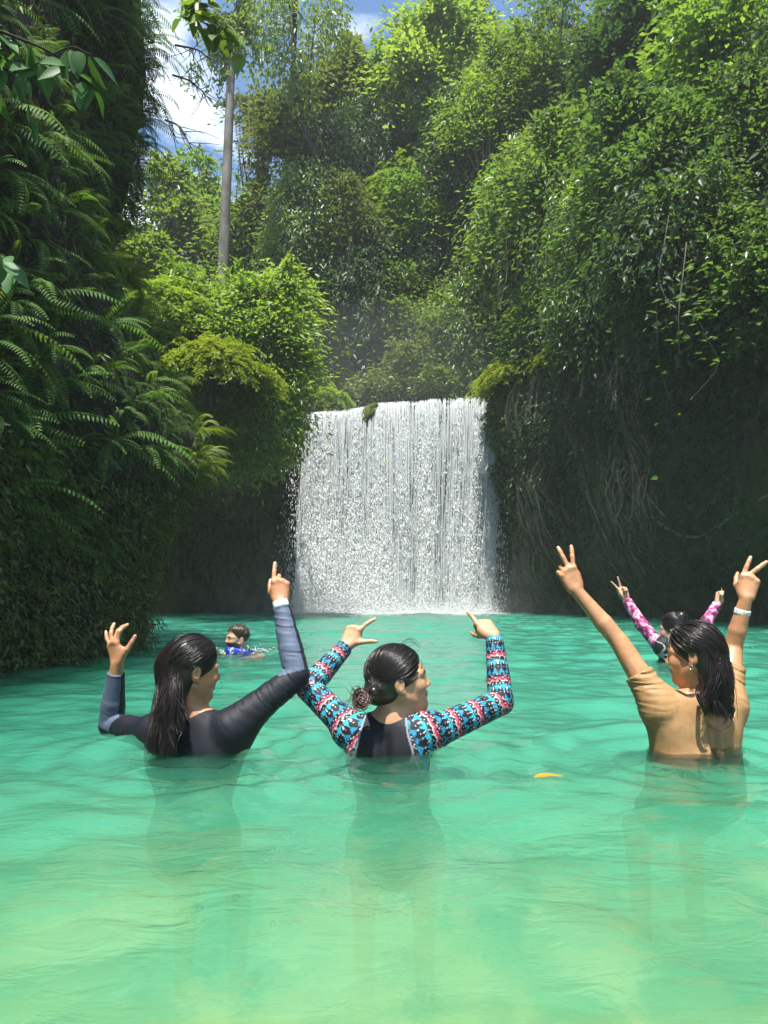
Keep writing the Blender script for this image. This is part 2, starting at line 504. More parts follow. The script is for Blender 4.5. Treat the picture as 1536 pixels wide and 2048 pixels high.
vad = N(nt, "ShaderNodeAddShader"); L(va.outputs[0], vad.inputs[0]); L(vsn.outputs[0], vad.inputs[1]); L(vad.outputs[0], out.inputs["Volume"])
M_water = m
tag(obj("water", WATER_ME, M_water), "clear green to turquoise water of the pool", None, None, "structure")
# ------------------------------------------------------------------ bodies: one blended surface per figure
def unit(v):
    v = np.asarray(v, float); return v / (np.linalg.norm(v) + 1e-12)


class Field:
    BIG = 0.03

    def __init__(self, lo, hi, h):
        self.lo = np.asarray(lo, np.float64); self.h = h
        self.n = np.ceil((np.asarray(hi) - self.lo) / h).astype(int) + 1
        self.a = np.full(self.n, self.BIG, np.float32)

    def box(self, lo, hi):
        i0 = np.clip(np.floor((np.asarray(lo) - self.lo) / self.h).astype(int), 0, self.n - 1)
        i1 = np.clip(np.ceil((np.asarray(hi) - self.lo) / self.h).astype(int) + 1, 1, self.n)
        if (i1 <= i0).any(): return None
        ax = [(self.lo[k] + self.h * np.arange(i0[k], i1[k])).astype(np.float32) for k in range(3)]
        return tuple(slice(i0[k], i1[k]) for k in range(3)), ax[0][:, None, None], ax[1][None, :, None], ax[2][None, None, :]

    def apply(self, lo, hi, fn, k, sub=False):
        m = self.BIG + k
        r = self.box(np.asarray(lo) - m, np.asarray(hi) + m)
        if r is None: return
        sl, X, Y, Z = r
        d = fn(X, Y, Z)
        a = self.a[sl]
        if sub:
            d = -d
            hh = np.maximum(k - np.abs(a - d), 0) / max(k, 1e-6)
            self.a[sl] = np.maximum(a, d) + hh * hh * k * 0.25
        else:
            hh = np.maximum(k - np.abs(a - d), 0) / max(k, 1e-6)
            self.a[sl] = np.minimum(np.minimum(a, d) - hh * hh * k * 0.25, self.BIG)

    def cone(self, p, q, r0, r1, k=0.02, off=0.0, cut=False, wr=None, sub=False, flat=None):
        """Tapered limb from p to q. flat=(axis, factor): squashed along axis. cut: flat end at q. wr=(amp, folds, t0, t1): cloth folds."""
        p = np.asarray(p, float); q = np.asarray(q, float); d = q - p; L2 = d.dot(d) + 1e-12; Ln = math.sqrt(L2)
        R_ = max(r0, r1) + off + 0.006

        def fn(X, Y, Z):
            x = X - p[0]; y = Y - p[1]; z = Z - p[2]
            tt = (x * d[0] + y * d[1] + z * d[2]) / L2
            t = np.clip(tt, 0, 1)
            ex = x - t * d[0]; ey = y - t * d[1]; ez = z - t * d[2]
            if flat is not None:
                ax = flat[0]; e = ex * ax[0] + ey * ax[1] + ez * ax[2]
                s = (1.0 / flat[1] - 1) * e
                ex = ex + s * ax[0]; ey = ey + s * ax[1]; ez = ez + s * ax[2]
            dist = np.sqrt(ex * ex + ey * ey + ez * ez)
            r = r0 + (r1 - r0) * t + off
            if wr is not None:
                w = np.clip((t - wr[2]) / 0.12, 0, 1) * np.clip((wr[3] - t) / 0.12, 0, 1)
                u_ = tt * Ln / 0.014 + (ex * 22 + ez * 30 - ey * 26)
                f_ = 1 - 2.2 * np.abs(vnoise(u_, ex * 16 + wr[1], ez * 16)) + 0.5 * vnoise(u_ * 2.1, ey * 30, ez * 30)
                r = r + wr[0] * w * f_
            dd = dist - r
            if cut:
                dd = np.maximum(dd, (tt - 1.0) * Ln)
            return dd.astype(np.float32)
        self.apply(np.minimum(p, q) - R_, np.maximum(p, q) + R_, fn, k, sub)

    def ell(self, c, rad, k=0.02, rot=None, sub=False, off=0.0):
        c = np.asarray(c, float); rad = np.asarray(rad, float) + off
        M = np.eye(3) if rot is None else np.asarray(rot, float)      # rows: local axes
        R_ = np.abs(M.T * rad[None, :]).sum(1)

        def fn(X, Y, Z):
            x = X - c[0]; y = Y - c[1]; z = Z - c[2]
            l = [(x * M[i, 0] + y * M[i, 1] + z * M[i, 2]) for i in range(3)]
            k0 = np.sqrt(sum((l[i] / rad[i]) ** 2 for i in range(3)))
            k1 = np.sqrt(sum((l[i] / rad[i] ** 2) ** 2 for i in range(3))) + 1e-6
            return (k0 * (k0 - 1) / k1).astype(np.float32)
        self.apply(c - R_, c + R_, fn, k, sub)

    def cutplane(self, p, n, lo=None, hi=None):
        """Remove what lies beyond p along n (inside the box lo..hi)."""
        r = self.box(self.lo if lo is None else lo, self.lo + self.h * self.n if hi is None else hi)
        sl, X, Y, Z = r
        d = (X - p[0]) * n[0] + (Y - p[1]) * n[1] + (Z - p[2]) * n[2]
        self.a[sl] = np.maximum(self.a[sl], d.astype(np.float32))

    def net(self):
        """Naive surface nets: returns vertices and quads."""
        a = self.a
        a[0] = a[-1] = self.BIG; a[:, 0] = a[:, -1] = self.BIG; a[:, :, 0] = a[:, :, -1] = self.BIG
        ins = a < 0
        mixed = np.zeros(np.array(a.shape) - 1, bool)
        first = ins[:-1, :-1, :-1]
        for dx in (0, 1):
            for dy in (0, 1):
                for dz in (0, 1):
                    if dx or dy or dz:
                        mixed |= ins[dx:a.shape[0] - 1 + dx, dy:a.shape[1] - 1 + dy, dz:a.shape[2] - 1 + dz] != first
        ci = np.argwhere(mixed)
        idx = np.full(mixed.shape, -1, np.int32); idx[mixed] = np.arange(len(ci))
        c = np.stack([a[ci[:, 0] + dx, ci[:, 1] + dy, ci[:, 2] + dz] for dx in (0, 1) for dy in (0, 1) for dz in (0, 1)], 1)
        cor = np.array([(dx, dy, dz) for dx in (0, 1) for dy in (0, 1) for dz in (0, 1)], np.float32)
        edges = [(i, j) for i in range(8) for j in range(i + 1, 8) if np.abs(cor[i] - cor[j]).sum() == 1]
        acc = np.zeros((len(ci), 3), np.float32); cnt = np.zeros(len(ci), np.float32)
        for i, j in edges:
            x = (c[:, i] < 0) != (c[:, j] < 0)
            t = np.where(x, c[:, i] / (c[:, i] - c[:, j] + 1e-20), 0)
            acc += np.where(x[:, None], cor[i] + (cor[j] - cor[i]) * t[:, None], 0); cnt += x
        v = (ci + acc / cnt[:, None]) * self.h + self.lo
        quads = []
        for ax in range(3):
            s0 = [slice(None)] * 3; s1 = [slice(None)] * 3; s0[ax] = slice(0, -1); s1[ax] = slice(1, None)
            A = ins[tuple(s0)]; B = ins[tuple(s1)]
            for flip, mask in ((False, A & ~B), (True, ~A & B)):
                e = np.argwhere(mask)
                if not len(e): continue
                o1, o2 = [(1, 2), (2, 0), (0, 1)][ax]
                d1 = np.zeros(3, int); d1[o1] = 1; d2 = np.zeros(3, int); d2[o2] = 1
                q = np.stack([idx[tuple((e - d1 - d2).T)], idx[tuple((e - d2).T)], idx[tuple(e.T)], idx[tuple((e - d1).T)]], 1)
                quads.append(q[:, ::-1] if flip else q)
        return v, np.concatenate(quads)


def relax(v, q, it=1, lam=0.5):
    """A little smoothing so the grid of the surface does not show."""
    e = np.concatenate([q[:, [0, 1]], q[:, [1, 2]], q[:, [2, 3]], q[:, [3, 0]]])
    e = np.concatenate([e, e[:, ::-1]])
    for _ in range(it):
        deg = np.bincount(e[:, 0], minlength=len(v))[:, None]
        s = np.stack([np.bincount(e[:, 0], weights=v[e[:, 1], k], minlength=len(v)) for k in range(3)], 1)
        v = v + lam * (s / np.maximum(deg, 1) - v)
    return v


class Head:
    """Frame of a head: c centre (between the ears), f where the face looks, u up."""
    def __init__(self, c, f, u=(0, 0, 1), s=1.0):
        self.c = np.asarray(c, float); self.s = s
        self.f = unit(f); u = np.asarray(u, float)
        self.u = unit(u - self.f * u.dot(self.f)); self.r = np.cross(self.f, self.u)
        self.M = np.stack([self.r, self.f, self.u])

    def p(self, x, y, z):
        return self.c + self.s * (self.r * x + self.f * y + self.u * z)

    def loc(self, v):
        return (v - self.c) @ self.M.T / self.s

    def build(self, F, neck, neck_r=0.052, off=0.0):
        s = self.s; M = self.M
        E = lambda c, r, k, sub=False: F.ell(self.p(*c), np.array(r) * s, k * s, M, sub)
        C = lambda a, b, r0, r1, k: F.cone(self.p(*a), self.p(*b), r0 * s, r1 * s, k * s)
        E((0, -0.012, 0.032), (0.073, 0.093, 0.084), 0.01)
        E((0, 0.030, -0.020), (0.059, 0.060, 0.078), 0.03)
        for q in (-1, 1):
            C((q * 0.052, -0.002, -0.050), (q * 0.012, 0.062, -0.092), 0.016, 0.014, 0.03)
            E((q * 0.036, 0.062, -0.026), (0.023, 0.020, 0.024), 0.02)
        E((0, 0.069, -0.091), (0.020, 0.017, 0.016), 0.018)
        for q in (-1, 1):
            C((q * 0.046, 0.066, 0.017), (q * 0.006, 0.082, 0.017), 0.010, 0.010, 0.016)
            E((q * 0.031, 0.092, 0.002), (0.015, 0.012, 0.010), 0.010, True)
            E((q * 0.031, 0.073, 0.001), (0.0135, 0.0125, 0.0115), 0.003)
        C((0, 0.082, 0.010), (0, 0.101, -0.028), 0.0065, 0.0095, 0.012)
        for q in (-1, 1):
            E((q * 0.0105, 0.091, -0.033), (0.0075, 0.009, 0.0065), 0.006)
        E((0, 0.084, -0.054), (0.022, 0.012, 0.0065), 0.006)
        E((0, 0.082, -0.066), (0.019, 0.012, 0.0075), 0.006)
        E((0, 0.097, -0.0598), (0.022, 0.010, 0.0016), 0.002, True)
        for q in (-1, 1):
            F.ell(self.p(q * 0.074, -0.014, -0.006), np.array((0.010, 0.018, 0.031)) * s, 0.006 * s, M)
            F.ell(self.p(q * 0.085, -0.010, -0.002), np.array((0.007, 0.010, 0.019)) * s, 0.004 * s, M, True)
            F.ell(self.p(q * 0.0735, -0.003, -0.033), np.array((0.006, 0.009, 0.009)) * s, 0.006 * s, M)
        F.cone(self.p(0, -0.018, -0.045), neck, neck_r * 0.96, neck_r, 0.03)

    def paint(self, v, col, eyes=True, brow=(0.03, 0.018, 0.012), lip=(0.40, 0.12, 0.10)):
        l = self.loc(v)
        x, y, z = np.abs(l[:, 0]), l[:, 1], l[:, 2]
        def put(w, c):
            nonlocal col
            col = col * (1 - w[:, None]) + np.array(c) * w[:, None]
        front = (y > 0.045) & (y < 0.12)
        w = np.clip(1.3 - np.hypot((x - 0.030) / 0.019, (z - 0.0185 + 2.5 * (x - 0.03) ** 2 * 10) / 0.0052), 0, 1) * front
        put(np.clip(w * 2, 0, 0.9), brow)
        w = (np.hypot(x / 0.021, (z + 0.060) / 0.0135) < 1) & (y > 0.076) & front
        put(w * 0.75, lip)
        e = np.hypot((x - 0.031) / 0.0125, (z - 0.001) / 0.0062)
        put(((e < 1) & (y > 0.07) & front) * 0.9, (0.62, 0.60, 0.56))
        put(((np.hypot(x - 0.031, z - 0.001) < 0.0055) & (y > 0.07) & front) * 1.0, (0.02, 0.012, 0.01))
        put((np.abs(e - 1) < 0.2) * (y > 0.062) * front * 0.85, (0.03, 0.02, 0.015))
        return col


FING = dict(index=(0.026, 0.086, (0.041, 0.025, 0.020), 0.0100), middle=(0.0075, 0.090, (0.045, 0.028, 0.020), 0.0102),
            ring=(-0.0105, 0.086, (0.041, 0.026, 0.020), 0.0096), pinky=(-0.027, 0.076, (0.032, 0.019, 0.018), 0.0086))


def hand(F, w, d, b, thumb, curl, spread, th, s=0.95, wr=0.024, nails=None):
    """w wrist point, d wrist-to-knuckles, b out of the back of the hand, thumb +1/-1: side of cross(d, b) the thumb is on.
    curl: name -> three bends in degrees; spread: name -> degrees towards the thumb; th: (out, forward, palm, bend)."""
    d = unit(d); b = unit(np.asarray(b, float) - d * np.dot(b, d)); sd = np.cross(d, b) * thumb
    w = np.asarray(w, float)
    pt = lambda a, c, e=0.0: w + s * (d * a + sd * c + b * e)
    for k_, (o, l, ph, r) in FING.items():
        F.cone(pt(0.012, o * 0.62, 0), pt(l - 0.004, o, 0.001), s * 0.0145, s * 0.0125, 0.013, flat=(b, 0.92))
    F.cone(pt(0.010, 0.010, -0.006), pt(0.055, 0.030, -0.010), s * 0.016, s * 0.013, 0.014)
    F.cone(pt(0.012, -0.014, -0.006), pt(0.06, -0.024, -0.007), s * 0.014, s * 0.012, 0.012)
    for k_, (o, l, ph, r) in FING.items():
        a = R(spread.get(k_, 0)); q = pt(l, o, 0)
        fd = d * math.cos(a) + sd * math.sin(a)
        ang = 0
        F.ell(pt(l - 0.003, o, 0.005), np.array([0.0095, 0.0095, 0.0085]) * s, 0.008)
        rr = r * s
        for j in range(3):
            ang += R(curl[k_][j])
            v = fd * math.cos(ang) - b * math.sin(ang)
            q2 = q + v * ph[j] * s
            F.cone(q, q2, rr, rr * (0.93, 0.92, 0.84)[j], 0.004 if j else 0.007)
            rr *= (0.94, 0.93, 0.9)[j]
            if nails is not None and j == 2:
                nb_ = b * math.cos(ang) + fd * math.sin(ang)
                nails.append((q2 + nb_ * rr * 0.75, rr * 0.95))
            q = q2
    # thumb
    q = pt(0.022, 0.022, -0.008)
    o_, f_, p_, bend = th
    v = unit(sd * o_ + d * f_ - b * p_)
    q2 = q + v * 0.044 * s; F.cone(q, q2, s * 0.0135, s * 0.0112, 0.014)
    ax = unit(d * 1.0 - sd * 0.35 - b * 0.25)
    v2 = unit(v * math.cos(R(bend)) + (ax - v * ax.dot(v)) * math.sin(R(bend)))
    q3 = q2 + v2 * 0.033 * s; F.cone(q2, q3, s * 0.0108, s * 0.0095, 0.006)
    v3 = unit(v2 * math.cos(R(bend * 0.8)) + (ax - v2 * ax.dot(v2)) * math.sin(R(bend * 0.8)))
    q4 = q3 + v3 * 0.026 * s; F.cone(q3, q4, s * 0.0095, s * 0.0078, 0.004)
    if nails is not None:
        nails.append((q4 + unit(-ax + v3 * 0.0) * 0.006 * s, 0.008 * s))


def mat_vcol(name, rough=0.5, spec=0.5, sss=0.0, bump=0.0, bscale=300, sheen=0.0, coat=0.0, stretch=(1, 1, 1)):
    m, nt, out = new_mat(name); L = nt.links.new
    at = N(nt, "ShaderNodeAttribute", attribute_name="col")
    pb = N(nt, "ShaderNodeBsdfPrincipled", i_Roughness=rough); pb.inputs["Specular IOR Level"].default_value = spec
    tc = N(nt, "ShaderNodeTexCoord"); mp = N(nt, "ShaderNodeMapping"); mp.inputs["Scale"].default_value = stretch
    L(tc.outputs["Object"], mp.inputs[0])
    nz = N(nt, "ShaderNodeTexNoise", i_Scale=bscale * 0.12, i_Detail=5.0); L(mp.outputs[0], nz.inputs[0])
    r = ramp(nt, nz.outputs[0], [(0.3, (0.84, 0.82, 0.80)), (0.7, (1.08, 1.08, 1.08))])
    mx = N(nt, "ShaderNodeMixRGB", blend_type='MULTIPLY'); mx.inputs[0].default_value = 1
    L(at.outputs["Color"], mx.inputs[1]); L(r.outputs[0], mx.inputs[2]); L(mx.outputs[0], pb.inputs["Base Color"])
    if sss:
        pb.inputs["Subsurface Weight"].default_value = sss
        pb.inputs["Subsurface Radius"].default_value = (1.0, 0.35, 0.2); pb.inputs["Subsurface Scale"].default_value = 0.008
    if sheen: pb.inputs["Sheen Weight"].default_value = sheen
    if coat:
        pb.inputs["Coat Weight"].default_value = coat; pb.inputs["Coat Roughness"].default_value = 0.12
    if bump:
        nb = N(nt, "ShaderNodeTexNoise", i_Scale=bscale, i_Detail=3.0); L(mp.outputs[0], nb.inputs[0])
        bp = N(nt, "ShaderNodeBump", i_Strength=bump, i_Distance=0.004); L(nb.outputs[0], bp.inputs["Height"]); L(bp.outputs[0], pb.inputs["Normal"])
    L(pb.outputs[0], out.inputs[0])
    return m


M_skin = mat_vcol("skin", 0.50, 0.42, 0.08, 0.45, 210)
_nt = M_skin.node_tree; _pb = [n for n in _nt.nodes if n.type == 'BSDF_PRINCIPLED'][0]
_tc = N(_nt, "ShaderNodeTexCoord"); _nz = N(_nt, "ShaderNodeTexNoise", i_Scale=34.0, i_Detail=6.0, i_Roughness=.7); _nt.links.new(_tc.outputs["Object"], _nz.inputs[0])
_rp = ramp(_nt, _nz.outputs[0], [(.46, (.04, .04, .04)), (.60, (.75, .75, .75))]); _nt.links.new(_rp.outputs[0], _pb.inputs["Coat Weight"]); _pb.inputs["Coat Roughness"].default_value = .16     # wet patches
M_cloth = mat_vcol("stretch_fabric", 0.58, 0.26, 0, 0.28, 340, 0.0)
M_hair = mat_vcol("wet_hair", 0.30, 0.42, 0, 0, 200)
SKIN1 = np.array((0.46, 0.235, 0.120)); SKIN2 = np.array((0.52, 0.29, 0.165)); SKIN3 = np.array((0.50, 0.255, 0.125)); SKIN5 = np.array((0.55, 0.34, 0.22))


def finish(F, name, mat, parent, color, smooth_it=1, extra=None):
    v, q = F.net()
    v = relax(v, q, smooth_it)
    col = color(v) if callable(color) else np.broadcast_to(np.array(color), (len(v), 3)).copy()
    at = {"col": col}
    me = make_mesh(name, v, q, at, smooth=True)
    return obj(name, me, mat, parent)


def skin_color(base, heads, nails, knuck=()):
    def f(v):
        n = fbm(v[:, 0] * 18, v[:, 1] * 18, v[:, 2] * 18, 3)[:, None]
        n2 = fbm(v[:, 0] * 70, v[:, 1] * 70, v[:, 2] * 70, 2)[:, None]
        col = base[None, :] * (1 + 0.16 * n + 0.09 * n2) * (1 + np.array((0.0, -0.06, -0.08)) * np.clip(n * 2, 0, 1))
        for p, r in nails:
            w = np.clip(1.6 - np.linalg.norm(v - p, axis=1) / (r * 0.9), 0, 1)[:, None]
            col = col * (1 - 0.6 * w) + np.array((0.68, 0.42, 0.33)) * 0.6 * w
        for p, r in knuck:
            w = np.clip(1 - np.linalg.norm(v - p, axis=1) / r, 0, 1)[:, None]
            col = col * (1 - 0.5 * w) + np.array((0.50, 0.17, 0.09)) * 0.5 * w
        for h in heads:
            col = h.paint(v, col)
        return col
    return f


def torso(F, sl, sr, neck, hip, off=0.0, chest=0.115, dep=0.105, k=0.05, waist=0.10):
    """Trunk from the shoulder joints down to the hips. The figure's front is +fwd."""
    sl = np.asarray(sl, float); sr = np.asarray(sr, float); neck = np.asarray(neck, float); hip = np.asarray(hip, float)
    mid = (sl + sr) / 2; lat = unit(sr - sl); up = unit(mid - hip); lat = unit(lat - up * lat.dot(up)); fw = np.cross(up, lat)
    w = np.linalg.norm(sr - sl) / 2
    M = np.stack([lat, fw, up])
    F.ell(mid - up * 0.13 + fw * 0.005, (w * 0.88 + off, dep + off, 0.18 + off), k, M)
    for s_ in (-1, 1):
        F.ell(mid + lat * s_ * w * 0.52 - up * 0.075 - fw * 0.045, (0.068 + off, 0.045 + off, 0.10 + off), 0.03, M)     # shoulder blades
        F.cone(neck + lat * s_ * 0.02, mid + lat * s_ * w * 0.95, 0.040 + off, 0.046 + off, 0.045)                      # trapezius
        F.ell(mid + lat * s_ * w, (0.052 + off, 0.052 + off, 0.056 + off), 0.03, M)
    F.cone(mid - up * 0.2, hip + up * 0.10, waist + off, waist + off, 0.06, flat=(fw, 0.82))
    F.ell(hip, (0.165 + off, 0.125 + off, 0.13 + off), 0.06, M)
    F.cone(mid - up * 0.28 - fw * 0.105, mid - up * 0.02 - fw * 0.098, 0.012, 0.012, 0.03, sub=True)                    # spine furrow
    return mid, lat, fw, up, M


def legs(F, hip, lat, fw, zbed, off=0.0, part='all'):
    for s_ in (-1, 1):
        a = hip + lat * s_ * 0.088 - np.array([0, 0, 0.06]); kn = a + np.array([lat[0] * s_ * 0.03, 0.33, -0.20])
        if part == 'thigh':
            F.cone(a, a + (kn - a) * 0.45, 0.083 + off, 0.074 + off, 0.03, cut=True); continue
        an = np.array([kn[0], kn[1] - 0.02, max(zbed + 0.10, kn[2] - 0.36)])
        F.cone(a, kn, 0.083, 0.052, 0.04); F.cone(kn, an, 0.05, 0.032, 0.03)
        F.cone(an + (0, -0.02, -0.02), an + fw * 0.15 + (0, 0, -0.03), 0.032, 0.024, 0.02)


# ---- hair: a smooth cap plus many strands that lie on it
def scalp_path(h, d0, d1, n, lift):
    """Great-circle walk over the skull from direction d0 to d1 (head axes)."""
    d0 = unit(d0); d1 = unit(d1); w = math.acos(np.clip(d0.dot(d1), -1, 1)) + 1e-6
    t = np.linspace(0, 1, n)[:, None]
    d = (np.sin((1 - t) * w) * d0 + np.sin(t * w) * d1) / math.sin(w)
    rad = np.array([0.073, 0.093, 0.084]) + lift
    return h.c + h.s * ((d * rad + np.array([0, -0.012, 0.032])) @ h.M)


def strands_mesh(name, paths, mat, parent, r0=0.0018, r1=0.0006, sides=4, col=(0.012, 0.009, 0.008), rs=5):
    mb = MB(); rg = np.random.default_rng(rs)
    for pth in paths:
        if isinstance(pth, tuple): pth, k = pth
        else: k = 1.0
        n = len(pth)
        rad = np.interp(np.linspace(0, 1, n), [0, 0.1, 0.7, 1], [0.5, 1, 0.9, 0.25]) * r0 * k * rg.uniform(0.7, 1.3)
        v, f = tube(pth, rad, sides)
        mb.add(v, f, colv=rg.uniform(0.6, 1.5))
    vv = np.concatenate(mb.v); c = np.concatenate(mb.at["colv"])[:, None] * np.array(col)
    me = make_mesh(name, vv, np.concatenate(mb.f4), {"col": c}, smooth=True)
    return obj(name, me, mat, parent)


def hair_cap(F, h, thick=0.007, line=0.0, back_low=-0.055, side_front=0.012):
    """Hair mass over the skull: cranium shell minus the face."""
    E = np.array([0.073, 0.093, 0.084]) + thick
    F.ell(h.p(0, -0.012, 0.032), E * h.s, 0.004, h.M)
    F.ell(h.p(0, -0.040, -0.012), np.array((0.066, 0.062, 0.068)) * h.s, 0.03, h.M)
    # face opening
    F.ell(h.p(0, 0.088, -0.040), np.array((0.074, 0.074, 0.108)) * h.s, 0.006, h.M, True)


SH = 1.075


def PF(px, py, Y):
    return P(px, py, Y * SH)

FIG = 0.0034        # cell size of the near figures


def wob(path, rg, amp, f=3.0):
    n = len(path); t = np.linspace(0, 1, n)[:, None]
    a = rg.normal(0, 1, (3, 3))
    return path + amp * t * sum(a[i][None, :] * np.sin((i + 1) * f * t + a[i][0] * 3) / (i + 1) for i in range(3))


def wristband(name, parent, p, d, r, width, label):
    d = unit(d); mb = MB()
    ref = np.cross(d, (0, 1, 0.2)); u = unit(ref); w = np.cross(d, u)
    n = 40; prof = [(-.5, 1.0), (-.5, 1.08), (-.25, 1.1), (.25, 1.1), (.5, 1.08), (.5, 1.0)]
    a = np.arange(n) / n * 2 * math.pi
    vs = np.concatenate([p + d * width * q[0] + (u * np.cos(a)[:, None] + w * np.sin(a)[:, None] * 0.9) * r * q[1] for q in prof])
    i = np.arange(len(prof) - 1)[:, None] * n; k = np.arange(n)[None, :]; k2 = (k + 1) % n
    f = np.stack([i + k, i + k2, i + n + k2, i + n + k], -1).reshape(-1, 4)
    me = make_mesh(name, vs, f, smooth=True)
    o = obj(name, me, M_band, parent); o["label"] = label
    return o


m, nt, out = new_mat("printed_band"); L = nt.links.new
tc = N(nt, "ShaderNodeTexCoord")
vo = N(nt, "ShaderNodeTexVoronoi", i_Scale=150.0); L(tc.outputs["Object"], vo.inputs[0])
rp = ramp(nt, vo.outputs["Distance"], [(0.2, (0.10, 0.30, 0.28)), (0.42, (0.72, 0.80, 0.74)), (0.8, (0.80, 0.84, 0.80))])
pb = N(nt, "ShaderNodeBsdfPrincipled", i_Roughness=0.4); L(rp.outputs[0], pb.inputs["Base Color"]); L(pb.outputs[0], out.inputs[0])
M_band = m

# ================================================================== bather in the dark rash guard
def figure_dark():
    per = empty("person", (PF(395, 1500, 2.62)[0], 2.62 * SH, 0))
    inv = Matrix.Translation(-Vector(per.location))
    neck = PF(383, 1432, 2.63)
    sl = PF(306, 1468, 2.70); sr = PF(462, 1455, 2.58)
    el, wl = PF(222, 1450, 2.86), PF(234, 1328, 2.80)
    er, wr_ = PF(594, 1352, 2.66), PF(561, 1205, 2.74)
    hip = np.array([PF(392, 1500, 2.62)[0], 2.62 * SH, -0.32])
    h = Head(PF(385, 1338, 2.62), (0.80, 0.56, -0.10), (0.03, -0.05, 1))
    nails = []; kn = []
    F = Field((PF(170, 1100, 2.7)[0], 2.34, -1.14), (PF(640, 1100, 2.6)[0], 3.28, PF(550, 1100, 2.7)[2]), FIG)
    mid, lat, fw, up, M = torso(F, sl, sr, neck, hip)
    legs(F, hip, lat, fw, -1.10)
    F.cone(sl, el, 0.046, 0.038, 0.03); F.cone(el, el + (wl - el) * 0.35, 0.038, 0.038, 0.006); F.cone(el + (wl - el) * .35, wl, 0.038, 0.0235, 0.006)
    F.cone(sr, er, 0.051, 0.038, 0.03); F.cone(er, er + (wr_ - er) * 0.35, 0.037, 0.038, 0.006); F.cone(er + (wr_ - er) * .35, wr_, 0.038, 0.0250, 0.006)
    F.cone(sr + (er - sr) * .30 - (0, 0, .015), hip + up * 0.20 + lat * .09, 0.034, 0.05, 0.06)
    h.build(F, neck, 0.050)
    # left hand: palm seen from the side, fingers half curled up, thumb standing on the inner side
    hand(F, wl, (-0.22, 0.05, 1.0), (-0.66, -0.75, 0.0), 1,
         dict(index=(16, 34, 20), middle=(30, 30, 15), ring=(8, 20, 12), pinky=(-6, 14, 8)), dict(index=16, pinky=-20, ring=-10, middle=2), (0.95, 0.85, 0.55, 10), nails=nails)
    # right hand: back of a loose fist, forefinger up
    hand(F, wr_, (-0.05, 0.16, 1.0), (0.06, -1.0, 0.14), -1,
         dict(index=(14, 8, 6), middle=(58, 82, 40), ring=(78, 88, 45), pinky=(88, 86, 45)), dict(index=-3, middle=-1, ring=0, pinky=-1), (0.55, 0.8, 0.75, 30), nails=nails)
    dn = unit((-0.05, 0.16, 1.0))
    for o_ in (0.024, 0.006, -0.010, -0.026):
        kn.append((wr_ + dn * 0.083 + np.array([-o_, -0.012, 0.0]), 0.013))
    shift = lambda o: (o.data.transform(inv), o)[1]
    shift(finish(F, "body", M_skin, per, skin_color(SKIN1, [h], nails, kn), 2))
    # rash guard
    G = Field(F.lo, F.lo + F.h * F.n, FIG)
    o = 0.006
    torso(G, sl, sr, neck - (0, 0, 0.012), hip, o)
    cl = el + (wl - el) * 0.86; cr = er + (wr_ - er) * 0.93
    fold = 0.0019
    G.cone(sl, el, 0.047, 0.040, 0.03, o, wr=(fold, 9, 0.05, 1.0)); G.cone(el, el + (wl - el) * .35, 0.040, 0.039, 0.006, o, wr=(fold * .7, 4, -1, 2)); G.cone(el + (wl - el) * .33, cl, 0.039, 0.0265, 0.005, o, cut=True)
    G.cone(sr + (er - sr) * .30 - (0, 0, .015), hip + up * 0.20 + lat * .09, 0.034, 0.05, 0.06, o); G.cone(sr, er, 0.053, 0.040, 0.03, o, wr=(fold, 11, -0.2, 1.1)); G.cone(er, er + (wr_ - er) * .35, 0.039, 0.039, 0.006, o, wr=(fold, 5, -1, 2)); G.cone(er + (wr_ - er) * .33, cr, 0.039, 0.0270, 0.005, o, cut=True, wr=(fold * .9, 6, 0.2, 1.2))
    G.ell(neck + up * 0.045 - fw * 0.01, (0.070, 0.074, 0.050), 0.008, None, True)
    ax_r = unit(wr_ - er); ax_l = unit(wl - el)

    def navy(v):
        c = np.broadcast_to(np.array((0.009, 0.011, 0.018)), (len(v), 3)).copy()
        # sunlight painted on the forearms: slate on the lit side, near black opposite
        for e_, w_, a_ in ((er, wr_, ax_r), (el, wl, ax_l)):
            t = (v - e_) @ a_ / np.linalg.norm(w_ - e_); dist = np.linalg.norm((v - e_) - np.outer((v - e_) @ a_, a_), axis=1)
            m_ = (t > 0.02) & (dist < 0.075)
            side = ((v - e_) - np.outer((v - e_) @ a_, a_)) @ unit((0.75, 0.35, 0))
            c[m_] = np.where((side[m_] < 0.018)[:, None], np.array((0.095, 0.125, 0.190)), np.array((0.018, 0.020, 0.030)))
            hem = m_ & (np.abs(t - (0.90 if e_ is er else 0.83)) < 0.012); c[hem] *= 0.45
        return c
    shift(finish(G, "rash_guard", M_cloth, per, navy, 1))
    # hair
    rg = np.random.default_rng(21)
    Hf = Field(h.c - (0.22, 0.16, 0.34), h.c + (0.14, 0.16, 0.15), 0.0034)
    hair_cap(Hf, h)
    tips = [PF(330, 1495, 2.50), PF(310, 1498, 2.53), PF(345, 1480, 2.49)]
    Hf.cone(h.p(-0.03, -0.062, 0.0), PF(342, 1418, 2.53), 0.062, 0.040, 0.05)
    Hf.cone(PF(342, 1418, 2.53), PF(322, 1505, 2.52), 0.038, 0.022, 0.04)
    ho = shift(finish(Hf, "hair", M_hair, per, (0.010, 0.008, 0.008), 1))
    paths = []
